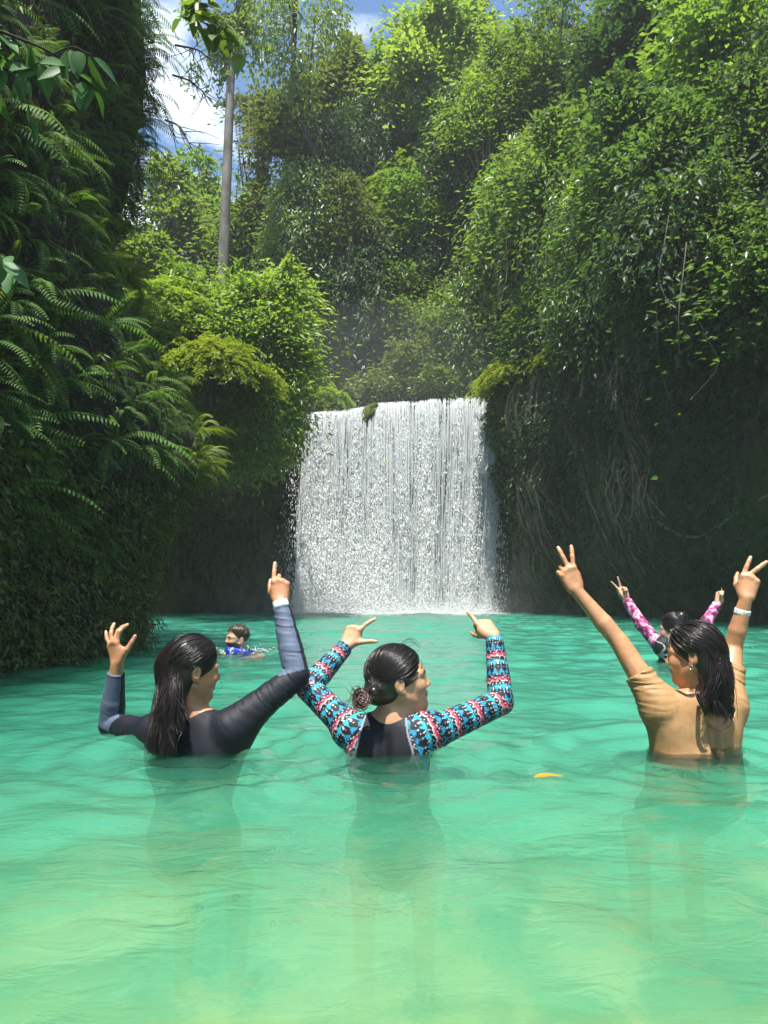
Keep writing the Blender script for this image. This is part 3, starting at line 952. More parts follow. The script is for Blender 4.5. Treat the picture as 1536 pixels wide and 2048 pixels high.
    for i in range(1700):
        az = rg.uniform(-1.95, 1.95)                       # 0 = forehead, sides +-pi/2
        root = np.array([math.sin(az) * 0.8, math.cos(az) * 0.72, 0.55 + 0.35 * rg.random()])
        side = np.sign(root[0]) if abs(root[0]) > 0.15 else rg.choice([-1, 1])
        end = np.array([side * rg.uniform(0.15, 0.95), -rg.uniform(0.55, 1.0), -rg.uniform(0.25, 0.6)])
        a = scalp_path(h, root, end, 9, rg.uniform(.0075, .0125))
        tip = PF(rg.uniform(294, 350), rg.uniform(1455, 1512), rg.uniform(2.44, 2.53))
        if rg.random() < 0.35: tip = PF(rg.uniform(352, 372), rg.uniform(1405, 1470), rg.uniform(2.47, 2.53))
        mid_ = a[-1] * 0.55 + tip * 0.45 + np.array([0.0, -0.018, -0.01])
        pth = spline([*a[::2], mid_, tip], 18)
        paths.append((wob(pth, rg, 0.006), rg.uniform(.5, 1.25)))
    shift(strands_mesh("hair_strands", paths, M_hair, ho, 0.0017, rs=2))
    fly = []
    for i in range(40):
        d0 = unit(rg.normal(0, 1, 3) + (0, -.3, .6)); q = h.p(*(d0 * np.array([.08, .10, .092]) + np.array([0, -.012, .032])))
        fly.append((spline([q, q + (rg.normal(0, .02), rg.normal(0, .01), -.02) + h.M.T @ d0 * .012, q + (rg.normal(-.02, .02), rg.normal(0, .01), -rg.uniform(.05, .12))], 10), .28))
    for i in range(30):
        q = PF(rg.uniform(300, 360), rg.uniform(1400, 1440), 2.47); fly.append((spline([q, q + rg.normal(0, .012, 3) - (0, 0, .05), q + rg.normal(0, .02, 3) - (0, 0, rg.uniform(.08, .15))], 10), .4))
    shift(strands_mesh("stray_hair", fly, M_hair, ho, .0018, rs=12))
    b = wr_ + (er - wr_) * 0.03
    wb = wristband("wristband", per, np.zeros(3), ax_r, 0.0275, 0.026, "white and green printed paper wristband"); wb.location = Vector(b) - per.location
    tag(per, "person with long wet black hair in a dark navy rash guard, right forefinger pointing up", "person")
    return per


def band_pattern(u, v, p0):
    """Nordic style rows round a sleeve. u along the arm in metres, v angle."""
    nz = vnoise(u * 90, v * 9, 3.0)
    q = ((u + p0 + 0.0025 * nz) / 0.098) % 1.0
    s = np.abs(((v * 11 / 6.283 + 0.05 * nz) % 1.0) - 0.5) * 2      # zigzag round the arm
    s2 = np.abs(((v * 22 / 6.283) % 1.0) - 0.5) * 2
    n = len(u)
    blk = np.array((0.008, 0.009, 0.014)); blue = np.array((0.020, 0.24, 0.42)); teal = np.array((0.03, 0.40, 0.54)); red = np.array((0.36, 0.028, 0.07)); wht = np.array((0.60, 0.56, 0.58)); pink = np.array((0.50, 0.13, 0.20))
    c = np.broadcast_to(blk, (n, 3)).copy()
    def put(mask, col):
        c[mask] = col
    put((q < 0.25) & (q / 0.25 > s), teal)
    put((q > 0.06) & (q < 0.19) & (s > .82), wht)
    put((q > 0.285) & (q < 0.325) & (s2 > 0.68), wht)
    z = q - 0.075 * s
    put((z > 0.345) & (z < 0.385), wht); put((z > 0.385) & (z < 0.435), pink); put((z > 0.435) & (z < 0.515), red); put((z > 0.515) & (z < 0.54) & (s2 > .45), wht)
    put((q > 0.63) & (q < 0.67) & (s2 < 0.3), wht)
    put((q > 0.70) & (q < 0.94) & ((q - 0.70) / 0.24 < 1.0 - s), blue)
    put((q > 0.955) & (q < 0.99) & (s2 > 0.68), wht)
    put((vnoise(u * 210, v * 20, 9.0) > 0.52), blk)
    return c


# ================================================================== bather with the patterned sleeves
def figure_pattern():
    per = empty("person", (PF(790, 1500, 2.6)[0], 2.6 * SH, 0))
    inv = Matrix.Translation(-Vector(per.location)); shift = lambda o: (o.data.transform(inv), o)[1]
    sl, sr, neck = PF(700, 1456, 2.64), PF(858, 1468, 2.58), PF(783, 1442, 2.60)
    el, wl = PF(616, 1376, 2.74), PF(692, 1292, 2.86)
    er, wr_ = PF(1002, 1404, 2.70), PF(988, 1272, 2.80)
    hip = np.array([PF(790, 1500, 2.6)[0], 2.60 * SH, -0.34])
    h = Head(PF(797, 1360, 2.60), (0.97, 0.20, 0.15), (-0.06, -0.04, 1), 1.05)
    nails = []
    F = Field((PF(575, 1200, 2.7)[0], 2.32, -1.14), (PF(1040, 1200, 2.7)[0], 3.26, PF(900, 1205, 2.8)[2]), FIG)
    mid, lat, fw, up, M = torso(F, sl, sr, neck, hip)
    legs(F, hip, lat, fw, -1.10)
    F.cone(sl, el, 0.048, 0.037, 0.03); F.cone(el, el + (wl - el) * .35, 0.037, 0.036, 0.006); F.cone(el + (wl - el) * .35, wl, 0.036, 0.0235, 0.006)
    F.cone(sr, er, 0.049, 0.038, 0.03); F.cone(er, er + (wr_ - er) * .35, 0.038, 0.037, 0.006); F.cone(er + (wr_ - er) * .35, wr_, 0.037, 0.0235, 0.006)
    h.build(F, neck, 0.052)
    hand(F, wl, (0.40, 0.25, 0.85), (-0.40, -0.85, 0.30), 1,
         dict(index=(12, 14, 8), middle=(70, 84, 40), ring=(78, 88, 40), pinky=(80, 86, 40)), dict(index=22, middle=4), (0.95, 0.55, 0.1, -8), s=0.92, nails=nails)
    hand(F, wr_, (-0.45, 0.60, 0.58), (0.2, -0.75, 0.62), -1,
         dict(index=(-4, 14, 8), middle=(60, 88, 45), ring=(70, 90, 45), pinky=(78, 88, 45)), dict(index=-6), (0.30, 0.9, 0.8, 25), s=0.94, nails=nails)
    shift(finish(F, "body", M_skin, per, skin_color(SKIN2, [h], nails), 2))
    G = Field(F.lo, F.lo + F.h * F.n, FIG); o = 0.006; fold = 0.0016
    torso(G, sl, sr, neck - (0, 0, 0.012), hip, o)
    cl = el + (wl - el) * 0.97; cr = er + (wr_ - er) * 0.97
    G.cone(sl, el, 0.049, 0.039, 0.03, o, wr=(fold, 9, -.2, 1.1)); G.cone(el, el + (wl - el) * .35, 0.039, 0.037, 0.006, o, wr=(fold, 5, -1, 2)); G.cone(el + (wl - el) * .33, cl, 0.037, 0.027, 0.005, o, cut=True, wr=(fold * .7, 6, 0, 1.3))
    G.cone(sr, er, 0.051, 0.040, 0.03, o, wr=(fold, 10, -.2, 1.1)); G.cone(er, er + (wr_ - er) * .35, 0.040, 0.038, 0.006, o, wr=(fold, 5, -1, 2)); G.cone(er + (wr_ - er) * .33, cr, 0.038, 0.027, 0.005, o, cut=True, wr=(fold * .7, 6, 0, 1.3))
    G.ell(neck + up * 0.05 - fw * 0.005, (0.066, 0.070, 0.052), 0.008, None, True)

    def paint(v):
        c = np.broadcast_to(np.array((0.008, 0.009, 0.014)), (len(v), 3)).copy()
        best = np.full(len(v), 9.0)
        for s_, e_, w_, p0 in ((sl, el, wl, 0.02), (sr, er, wr_, 0.05)):
            run = 0.0
            for a, b in ((s_, e_), (e_, w_)):
                ax = unit(b - a); Ln = np.linalg.norm(b - a); t = (v - a) @ ax
                perp = (v - a) - np.outer(t, ax); dist = np.linalg.norm(perp, axis=1)
                r1 = unit(np.cross(ax, (0.2, 1, 0.1))); r2 = np.cross(ax, r1)
                ang = np.arctan2(perp @ r2, perp @ r1)
                lo = -0.24 if a is s_ else -0.035
                dd = dist + np.maximum(t - Ln - 0.02, 0) * 2
                m_ = (dd < best) & (t > lo) & (t < Ln + 0.05) & (dist < (0.16 if a is s_ else 0.085))
                if a is s_:
                    # raglan seam: the sleeve runs up to the neck
                    m_ &= ((v - mid) @ lat * (1 if s_ is sr else -1)) > 0.085 + 0.28 * np.maximum(-(v - mid) @ up, 0) - 0.2 * np.maximum((v - mid) @ up, 0)
                best[m_] = dd[m_]
                c[m_] = band_pattern((run + t)[m_], ang[m_], p0)
                run += Ln
            side = ((v - mid) @ lat) * (1 if s_ is sr else -1) - (0.085 + 0.28 * np.maximum(-(v - mid) @ up, 0) - 0.2 * np.maximum((v - mid) @ up, 0))
            seam = (np.abs(side) < 0.0035) & ((v - mid) @ up > -0.14) & ((v - mid) @ fw < 0.02)
            c[seam] = (0.22, 0.25, 0.30)
        nd = np.linalg.norm((v - (neck + up * 0.05 - fw * 0.005)) / np.array((0.066, 0.070, 0.052)), axis=1)
        c[(nd > 0.9) & (nd < 1.13)] = (0.30, 0.33, 0.38)
        return c
    shift(finish(G, "rash_guard", M_cloth, per, paint, 1))
    rg = np.random.default_rng(31)
    Hf = Field(h.c - (0.20, 0.17, 0.17), h.c + (0.14, 0.16, 0.15), 0.0034)
    hair_cap(Hf, h, 0.005)
    tie = PF(748, 1385, 2.505); bun = PF(722, 1398, 2.49)
    Hf.cone(h.p(-0.01, -0.085, -0.03), tie, 0.040, 0.022, 0.03)
    ho = shift(finish(Hf, "hair", M_hair, per, (0.011, 0.009, 0.008), 1))
    paths = []
    for i in range(900):
        az = rg.uniform(-2.0, 2.0)
        root = np.array([math.sin(az) * 0.86, math.cos(az) * 0.80, 0.42 + 0.5 * rg.random()]) if rg.random() < 0.75 else np.array([math.sin(az) * 0.98, 0.25 * math.cos(az), rg.uniform(-.25, .3)])
        end = unit(h.loc(tie) + (0, 0.012, -0.032)) + rg.normal(0, 0.07, 3)
        a = scalp_path(h, root, end, 12, rg.uniform(.0055, .010))
        pth = spline([*a[:-1:2], tie + rg.normal(0, 0.008, 3)], 18)
        paths.append(pth)
    shift(strands_mesh("hair_strands", paths, M_hair, ho, 0.0013, rs=3))
    # the low bun: coils of brown hair with loose ends
    paths = []
    for i in range(170):
        a = rg.uniform(0, 6.28); rr = rg.uniform(0.008, 0.024); tlt = rg.normal(0, 0.5)
        th = a + np.linspace(0, rg.uniform(1.5, 4.5), 14)
        loop = np.stack([np.cos(th) * rr, np.sin(th) * rr * math.cos(tlt) * 0.8 + rg.normal(0, 0.008), np.sin(th) * rr * 1.05 + rg.normal(0, 0.006)], 1)
        paths.append((bun + loop + rg.normal(0, 0.004, 3), 1.1))
    for i in range(46):
        d_ = unit(rg.normal(0, 1, 3) + np.array([-0.5, -0.3, 0.35]))
        q0 = bun + d_ * 0.02
        paths.append((spline([q0, q0 + d_ * 0.018 + rg.normal(0, 0.006, 3), q0 + d_ * 0.032 + rg.normal(0, 0.014, 3) - (0, 0, 0.008)], 9), 0.45))
    bo = shift(strands_mesh("hair_bun", paths, M_hair, ho, 0.0021, col=(0.045, 0.022, 0.014), rs=4)); bo["label"] = "brownish low hair bun with loose ends"
    # fly-away hairs above the forehead
    paths = [(spline([h.p(rg.uniform(-.03, .03), 0.01, 0.112), h.p(rg.uniform(-.03, .03), 0.062, 0.118 + 0.003 * i), h.p(rg.uniform(-.03, .03), 0.092 + 0.003 * i, 0.088)], 10), 0.32) for i in range(6)]
    shift(strands_mesh("stray_hair", paths, M_hair, ho, 0.0018, rs=5))
    # hair tie
    v, f = tube(tie + 0.019 * np.stack([np.cos(np.linspace(0, 6.283, 19)) * 0.55, np.sin(np.linspace(0, 6.283, 19)) * 0.8, np.sin(np.linspace(0, 6.283, 19) + 1.0)], 1), 0.0028, 6)
    t = shift(obj("hair_tie", make_mesh("hair_tie", v, f, smooth=True), simple_mat("hair_tie_elastic", (0.35, 0.35, 0.38), 0.5), ho))
    # ear stud
    tag(per, "person with a low hair bun in a black top with blue and red patterned sleeves", "person")
    return per


# ================================================================== bather in the tan top
def figure_tan():
    per = empty("person", (PF(1390, 1505, 2.6)[0], 2.6 * SH, 0))
    inv = Matrix.Translation(-Vector(per.location)); shift = lambda o: (o.data.transform(inv), o)[1]
    sl, sr, neck = PF(1318, 1413, 2.60), PF(1456, 1406, 2.68), PF(1394, 1411, 2.60)
    el, wl = PF(1238, 1283, 2.66), PF(1152, 1180, 2.70)
    er, wr_ = PF(1466, 1296, 2.78), PF(1492, 1196, 2.74)
    hip = np.array([PF(1388, 1505, 2.62)[0], 2.62 * SH, -0.12])
    h = Head(PF(1388, 1309, 2.60), (-0.82, 0.57, -0.06), (0.05, -0.02, 1), 0.94)
    nails = []
    F = Field((PF(1095, 1100, 2.7)[0], 2.32, -1.14), (PF(1570, 1100, 2.7)[0], 3.26, PF(1150, 1070, 2.7)[2]), FIG)
    mid, lat, fw, up, M = torso(F, sl, sr, neck, hip, waist=0.094)
    for a, b in ((sl, mid - up * 0.26 - lat * 0.055), (sr, mid - up * 0.26 + lat * 0.055)):
        F.cone(a - up * 0.03, b, 0.046, 0.054, 0.05)
    legs(F, hip, lat, fw, -1.10)
    F.cone(sl, el, 0.050, 0.034, 0.03); F.cone(el, el + (wl - el) * .35, 0.033, 0.033, 0.006); F.cone(el + (wl - el) * .35, wl, 0.033, 0.0225, 0.006)
    F.cone(sr, er, 0.050, 0.034, 0.03); F.cone(er, er + (wr_ - er) * .35, 0.033, 0.033, 0.006); F.cone(er + (wr_ - er) * .35, wr_, 0.033, 0.0225, 0.006)
    h.build(F, neck, 0.047)
    # victory signs: palm to the camera on the left hand, back of the hand on the right
    hand(F, wl, (-0.36, 0.10, 0.92), (-0.25, -0.93, 0.25), 1,
         dict(index=(4, 8, 5), middle=(6, 8, 5), ring=(58, 88, 45), pinky=(60, 88, 45)), dict(index=19, middle=-2, ring=-16, pinky=-26), (0.15, 0.95, 0.85, 26), nails=nails)
    hand(F, wr_, (0.26, 0.06, 0.96), (-0.35, -0.92, 0.1), -1,
         dict(index=(4, 8, 4), middle=(4, 8, 4), ring=(74, 86, 42), pinky=(78, 86, 42)), dict(index=-10, middle=-38, ring=-8, pinky=-8), (0.55, 0.75, 0.7, 30), nails=nails)
    shift(finish(F, "body", M_skin, per, skin_color(SKIN3, [h], nails), 2))
    # tan top: short sleeves and a scooped back
    G = Field(F.lo, F.lo + F.h * F.n, FIG); o = 0.005; fold = 0.0030
    torso(G, sl, sr, neck - (0, 0, 0.01), hip, o, waist=0.094)
    for a, b in ((sl, mid - up * 0.26 - lat * 0.055), (sr, mid - up * 0.26 + lat * 0.055)):
        G.cone(a - up * 0.03, b, 0.046, 0.054, 0.05, o)
    G.cone(sl, sl + (el - sl) * 0.50, 0.052, 0.046, 0.03, o, cut=True, wr=(fold, 5, -1, 2))
    G.cone(sr, sr + (er - sr) * 0.62, 0.052, 0.045, 0.03, o, cut=True, wr=(fold, 5, -1, 2))
    bk = PF(1424, 1432, 2.50)
    G.ell(mid + lat * 0.035 + up * 0.03 - fw * 0.10, (0.074, 0.10, 0.105), 0.006, M, True)
    G.ell(neck + up * 0.045, (0.064, 0.066, 0.055), 0.008, None, True)
    G.cutplane(np.array([0, 0, -0.035]), np.array([0, 0, -1.0]))
    TAN = np.array((0.38, 0.222, 0.100))

    def tan_col(v):
        c = TAN[None, :] * (1 + 0.06 * fbm(v[:, 0] * 30, v[:, 1] * 30, v[:, 2] * 12, 3)[:, None])
        l = np.stack([(v - (mid + lat * 0.035 + up * 0.03 - fw * 0.10)) @ a for a in (lat, fw, up)], 1) / np.array((0.074, 0.10, 0.105))
        nd = np.linalg.norm(l, axis=1)
        c[(nd > 0.96) & (nd < 1.07)] *= 1.25
        return c
    shift(finish(G, "top", M_cloth, per, tan_col, 1))
    # piping round the scooped back: a thin roll following the opening
    cen_ = mid + lat * 0.035 + up * 0.03 - fw * 0.10; pts = []
    for th in np.linspace(math.pi * 1.04, math.pi * 1.96, 40):
        q = cen_ + lat * 0.076 * math.cos(th) + up * 0.107 * math.sin(th) - fw * 0.12
        for _ in range(90):
            ii = ((q - F.lo) / F.h).astype(int)
            if (ii < 0).any() or (ii >= F.n).any() or F.a[tuple(ii)] < 0.005: break
            q = q + fw * 0.003
        pts.append(q)
    pts = np.array(pts); pts[1:-1] = (pts[:-2] + pts[1:-1] * 2 + pts[2:]) / 4
    v, f = tube(pts, 0.0032, 6)
    shift(obj("neckline_piping", make_mesh("neckline_piping", v, f, {"col": np.broadcast_to(TAN * 1.35, (len(v), 3))}, True), M_cloth, per))
    S_ = Field(F.lo, F.lo + F.h * F.n, 0.0045)
    torso(S_, sl, sr, neck - (0, 0, 0.05), hip, 0.010, waist=0.094); legs(S_, hip, lat, fw, -1.10, 0.010, 'thigh')
    [S_.cone(a - up * 0.03, b, 0.046, 0.054, 0.05, 0.010) for a, b in ((sl, mid - up * 0.26 - lat * 0.055), (sr, mid - up * 0.26 + lat * 0.055))]
    S_.cutplane(np.array([0, 0, -0.022]), np.array([0, 0, 1.0]))
    shift(finish(S_, "shorts", M_cloth, per, (0.020, 0.022, 0.028), 1))
    # hair: wet, hanging to the shoulder blades, ear free
    rg = np.random.default_rng(41)
    Hf = Field(h.c - (0.16, 0.17, 0.28), h.c + (0.20, 0.17, 0.15), 0.0034)
    hair_cap(Hf, h, 0.008)
    Hf.cone(h.p(0.01, -0.055, 0.0), PF(1425, 1385, 2.535), 0.056, 0.034, 0.04)
    Hf.cone(PF(1425, 1385, 2.535), PF(1440, 1420, 2.535), 0.034, 0.016, 0.03)
    ho = shift(finish(Hf, "hair", M_hair, per, (0.010, 0.008, 0.008), 1))
    paths = []
    for i in range(1500):
        az = rg.uniform(-1.9, 1.9)
        root = np.array([math.sin(az) * 0.8, math.cos(az) * 0.74, 0.5 + 0.4 * rg.random()])
        side = np.sign(root[0]) if abs(root[0]) > 0.2 else rg.choice([-1, 1])
        end = np.array([side * rg.uniform(0.05, 0.9), -rg.uniform(0.5, 1.0), -rg.uniform(0.2, 0.6)])
        a = scalp_path(h, root, end, 9, rg.uniform(.0085, .0135))
        q = rg.random()
        tip = PF(rg.uniform(1405, 1462), rg.uniform(1385, 1432), rg.uniform(2.50, 2.57)) if q < 0.75 else PF(rg.uniform(1440, 1466), rg.uniform(1410, 1442), rg.uniform(2.49, 2.53))
        if q > 0.93: tip = PF(rg.uniform(1400, 1412), rg.uniform(1400, 1432), 2.49)
        mid_ = a[-1] * 0.5 + tip * 0.5 + np.array([0.004, -0.02, 0.0])
        paths.append((wob(spline([*a[::2], mid_, tip], 18), rg, 0.007), rg.uniform(.5, 1.3)))
    # separate wet locks at the ends and the lock over the left shoulder
    for (a0, a1, a2, a3), kk in ((((1438, 1385, 2.52), (1448, 1405, 2.50), (1466, 1418, 2.50), (1460, 1440, 2.50)), 3.2), (((1430, 1390, 2.52), (1440, 1410, 2.50), (1452, 1425, 2.49), (1448, 1447, 2.49)), 3.0),
                                (((1396, 1372, 2.52), (1394, 1388, 2.48), (1402, 1408, 2.47), (1412, 1430, 2.48)), 4.2), (((1420, 1390, 2.52), (1428, 1408, 2.49), (1433, 1424, 2.49), (1436, 1436, 2.49)), 2.6),
                                (((1345, 1262, 2.52), (1356, 1275, 2.515), (1366, 1292, 2.51), (1383, 1312, 2.515)), 2.4), (((1350, 1258, 2.52), (1364, 1272, 2.505), (1378, 1290, 2.505), (1390, 1306, 2.51)), 2.6)):
        for j in range(7):
            js = rg.normal(0, 2.2, 2)
            paths.append((spline([PF(x + js[0], y + js[1], z) for x, y, z in (a0, a1, a2, a3)], 16) + rg.normal(0, 0.002, 3), kk * 0.55))
    shift(strands_mesh("hair_strands", paths, M_hair, ho, 0.0016, rs=6))
    ax_r = unit(wr_ - er); b = er + (wr_ - er) * 0.72
    wb = wristband("wristband", per, np.zeros(3), ax_r, 0.0272, 0.022, "white and blue printed paper wristband"); wb.location = Vector(b) - per.location
    v, f = tube(h.p(-0.080, -0.004, -0.042) + 0.007 * np.stack([np.cos(np.linspace(0, 6.283, 13)) * h.f[0], np.cos(np.linspace(0, 6.283, 13)) * h.f[1], np.sin(np.linspace(0, 6.283, 13))], 1), 0.0011, 5)
    mt, nt_, ou_ = new_mat("silver"); pbs = N(nt_, "ShaderNodeBsdfPrincipled", i_Roughness=0.25, i_Metallic=1.0); nt_.links.new(pbs.outputs[0], ou_.inputs[0])
    shift(obj("earring", make_mesh("earring", v, f, smooth=True), mt, per))
    tag(per, "person in a tan scoop back top with bare arms raised in two victory signs", "person")
    return per


# ================================================================== far bather with pink sleeves
def figure_pink():
    Yd = 6.0; s = 1.0
    per = empty("person", (P(1350, 1320, Yd)[0], Yd, 0))
    inv = Matrix.Translation(-Vector(per.location)); shift = lambda o: (o.data.transform(inv), o)[1]
    sl, sr, neck = P(1318, 1298, Yd), P(1382, 1298, Yd + 0.05), P(1350, 1291, Yd)
    sl = P(1326, 1300, Yd); sr = P(1392, 1296, Yd + 0.1)
    el, wl = P(1284, 1250, Yd + .1), P(1252, 1198, Yd + .2)
    er, wr_ = P(1412, 1246, Yd + .2), P(1436, 1206, Yd + .25)
    hip = np.array([P(1350, 1320, Yd)[0], Yd, -0.38])
    h = Head(P(1346, 1258, Yd), (-0.80, 0.55, -0.1), (0, 0, 1))
    hh = 0.006; nails = []
    F = Field((P(1215, 1200, Yd)[0], Yd - .45, -0.75), (P(1475, 1200, Yd)[0], Yd + .55, P(1350, 1150, Yd)[2]), hh)
    mid, lat, fw, up, M = torso(F, sl, sr, neck, hip)
    F.cone(sl, el, .048, .036, .03); F.cone(el, wl, .036, .024, .02); F.cone(sr, er, .048, .036, .03); F.cone(er, wr_, .036, .024, .02)
    h.build(F, neck, .048)
    vs_ = dict(index=(4, 6, 4), middle=(2, 6, 4), ring=(84, 84, 40), pinky=(80, 80, 40))
    hand(F, wl, (-0.30, 0.1, 0.95), (0.2, 0.98, 0), 1, vs_, dict(index=24, middle=-4), (0.4, 0.9, 0.7, 20), s=1.0)
    hand(F, wr_, (0.35, 0.1, 0.93), (-0.2, 0.98, 0), -1, vs_, dict(index=20, middle=-6), (0.4, 0.9, 0.7, 20), s=1.0)
    shift(finish(F, "body", M_skin, per, skin_color(np.array((0.58, 0.36, 0.24)), [h], nails), 1))
    for side, (a, e, w) in enumerate(((sl, el, wl), (sr, er, wr_))):
        G = Field(F.lo, F.lo + F.h * F.n, hh)
        G.cone(a, e, .050, .039, .03, .008); G.cone(e, e + (w - e) * .95, .039, .030, .02, .008, cut=True)

        def pk(v):
            n1 = fbm(v[:, 0] * 38, v[:, 1] * 38, v[:, 2] * 38, 2)
            c = np.where((n1 > 0.15)[:, None], np.array((0.62, 0.36, 0.50)), np.array((0.36, 0.045, 0.17)))
            return np.where((n1 < -0.35)[:, None], np.array((0.08, 0.02, 0.06)), c)
        shift(finish(G, "sleeve", M_cloth, per, pk, 1))
    G = Field(F.lo, F.lo + F.h * F.n, hh)
    torso(G, sl, sr, neck - (0, 0, .01), hip, 0.022)
    G.ell(neck + up * 0.05, (0.075, 0.08, 0.06), .01, None, True)
    shift(finish(G, "life_vest", M_cloth, per, lambda v: np.where((np.abs(fbm(v[:, 0] * 5, v[:, 1] * 5, v[:, 2] * 9, 2)) < 0.05)[:, None], np.array((0.45, 0.47, 0.47)), np.array((0.012, 0.012, 0.016))), 1))
    Hf = Field(h.c - (.14, .15, .14), h.c + (.14, .15, .16), 0.006)
    hair_cap(Hf, h, .010); Hf.ell(h.p(0, -0.075, 0.085), (.045, .045, .045), .012)
    ho = shift(finish(Hf, "hair", M_hair, per, (0.012, 0.010, 0.010), 1))
    rg = np.random.default_rng(51); paths = []
    for i in range(120):
        az = rg.uniform(-2.2, 2.2)
        a = scalp_path(h, (math.sin(az) * .9, math.cos(az) * .8, .3 + .3 * rg.random()), unit(np.array([0, -.075, .055])) + rg.normal(0, .12, 3), 10, .012)
        paths.append(a)
    shift(strands_mesh("hair_strands", paths, M_hair, ho, .0035, rs=7))
    tag(per, "distant person in a black life vest with pink patterned sleeves making victory signs", "person")
    return per


# ================================================================== swimmer with the blue float vest
def figure_swimmer():
    Yd = 7.1
    c0 = P(476, 1300, Yd)
    per = empty("person", (c0[0], Yd, 0))
    inv = Matrix.Translation(-Vector(per.location)); shift = lambda o: (o.data.transform(inv), o)[1]
    h = Head(P(474, 1271, Yd), (-0.82, -0.57, 0.04), (0.10, 0.0, 1), 1.04)
    neck = np.array([c0[0] + 0.015, Yd + 0.01, 0.005])
    lat = unit((-0.50, 0.86, 0)); fwv = np.array([-0.86, -0.5, 0])
    sl = neck - lat * 0.19 + (0, 0, -0.035); sr = neck + lat * 0.19 + (0, 0, -0.035)
    sl = np.array([c0[0] + 0.13, Yd - 0.10, -0.065]); sr = np.array([c0[0] - 0.10, Yd + 0.12, -0.07])
    hip = np.array([c0[0] + 0.32, Yd + 0.12, -0.48]); hh = 0.006
    F = Field((c0[0] - .42, Yd - .42, -.75), (c0[0] + .58, Yd + .48, P(474, 1225, Yd)[2]), hh)
    mid, lt, fw, up, M = torso(F, sr, sl, neck, hip)
    el = np.array([c0[0] + .25, Yd - .26, -0.025]); wl = np.array([c0[0] + .10, Yd - .38, -0.05])
    er = np.array([c0[0] - .24, Yd + .03, 0.0]); wr_ = np.array([c0[0] - .36, Yd - .18, -0.03])
    F.cone(sl, el, .056, .044, .03); F.cone(el, wl, .044, .028, .02); F.cone(sr, er, .056, .044, .03); F.cone(er, wr_, .044, .028, .02)
    hand(F, wr_, (-0.5, -0.8, -.1), (0, 0, 1), 1, dict(index=(8, 8, 8), middle=(8, 8, 8), ring=(8, 8, 8), pinky=(8, 8, 8)), dict(index=4, pinky=-4), (.8, .7, .1, 5), s=1.05)
    h.build(F, neck, .060)
    def sk(v):
        col = skin_color(SKIN5, [h], [])(v)
        l = h.loc(v); x, y, z = np.abs(l[:, 0]), l[:, 1], l[:, 2]
        beard = (z < -0.030 - 0.30 * np.maximum(0.03 - y, 0)) & (z > -0.125) & (y > -0.005) & ~((np.hypot(x / .019, (z + .060) / .011) < 1) & (y > .07)) & (np.abs(l[:, 0]) < .075)
        must = (z < -0.040) & (z > -0.054) & (y > 0.06) & (x < .032)
        col[beard | must] = (0.045, 0.026, 0.016)
        return col
    shift(finish(F, "body", M_skin, per, sk, 1))
    G = Field(F.lo, F.lo + F.h * F.n, hh)
    torso(G, sr, sl, neck - (0, 0, .03), hip, 0.022)
    # tall padded collar in front of the chin
    for a in np.linspace(-1.25, 1.25, 9):
        dv = fwv * math.cos(a) + np.array([fwv[1], -fwv[0], 0]) * math.sin(a)
        p = neck + dv * 0.100
        G.cone(p + (0, 0, -.10), p + dv * 0.012 + (0, 0, 0.055 - 0.012 * abs(a)), .030, .022, .018)
    G.ell(neck + (0, 0, 0.10), (.085, .085, .10), .01, None, True)
    def bl(v):
        n = fbm(v[:, 0] * 6, v[:, 1] * 6, v[:, 2] * 6, 2)
        c = np.broadcast_to(np.array((0.015, 0.055, 0.50)), (len(v), 3)).copy()
        c[v[:, 2] < -0.03] = (0.02, 0.03, 0.09)
        s_ = (v - neck) @ np.array([fwv[1], -fwv[0], 0])
        c[np.abs(s_ + 0.072) < 0.008] = (0.45, 0.55, 0.75); c[np.abs(s_ - 0.072) < 0.008] = (0.45, 0.55, 0.75)
        return c
    ve = shift(finish(G, "life_vest", M_cloth, per, bl, 1))
    mb = MB()
    for k_ in range(3):
        p = neck + np.array([.085 + .028 * k_, -.03 + .03 * k_, 0.015])
        v, f = tube([p + (0, 0, -.03), p + (.004, 0, .02), p + (.012, 0, .038 - .016 * k_)], [.014, .013, .009], 8); mb.add(v, f)
    sb = shift(obj("shoulder_strap", mb.mesh("shoulder_strap", True), simple_mat("black_webbing", (0.01, 0.01, 0.012), .5), ve))
    Hf = Field(h.c - (.14, .15, .12), h.c + (.14, .15, .15), 0.006)
    Hf.ell(h.p(0, -0.016, 0.036), np.array((.078, .096, .086)) * 1.04, .004, h.M); Hf.ell(h.p(0, 0.085, -0.022), (.080, .085, .098), .006, h.M, True)
    Hf.cutplane(h.p(0, 0, -0.028), -h.u)
    ho = shift(finish(Hf, "hair", M_hair, per, (0.035, 0.022, 0.014), 1))
    rg = np.random.default_rng(61); paths = []
    for i in range(130):
        az = rg.uniform(-2.6, 2.6); top_ = unit((rg.normal(0, .3), rg.normal(-.1, .3), 1.0))
        a = scalp_path(h, top_, (math.sin(az) * .95, math.cos(az) * .85, .28 * math.cos(az) + rg.uniform(-.05, .25)), 8, .010)
        paths.append(a)
    shift(strands_mesh("hair_strands", paths, M_hair, ho, .0038, col=(0.04, 0.026, 0.018), rs=8))
    per.location.z = -0.03
    tag(per, "bearded person swimming far out with a bright blue life vest collar under the chin", "person")
    return per


for fn in (figure_dark, figure_pattern, figure_tan, figure_pink, figure_swimmer):
    fn()
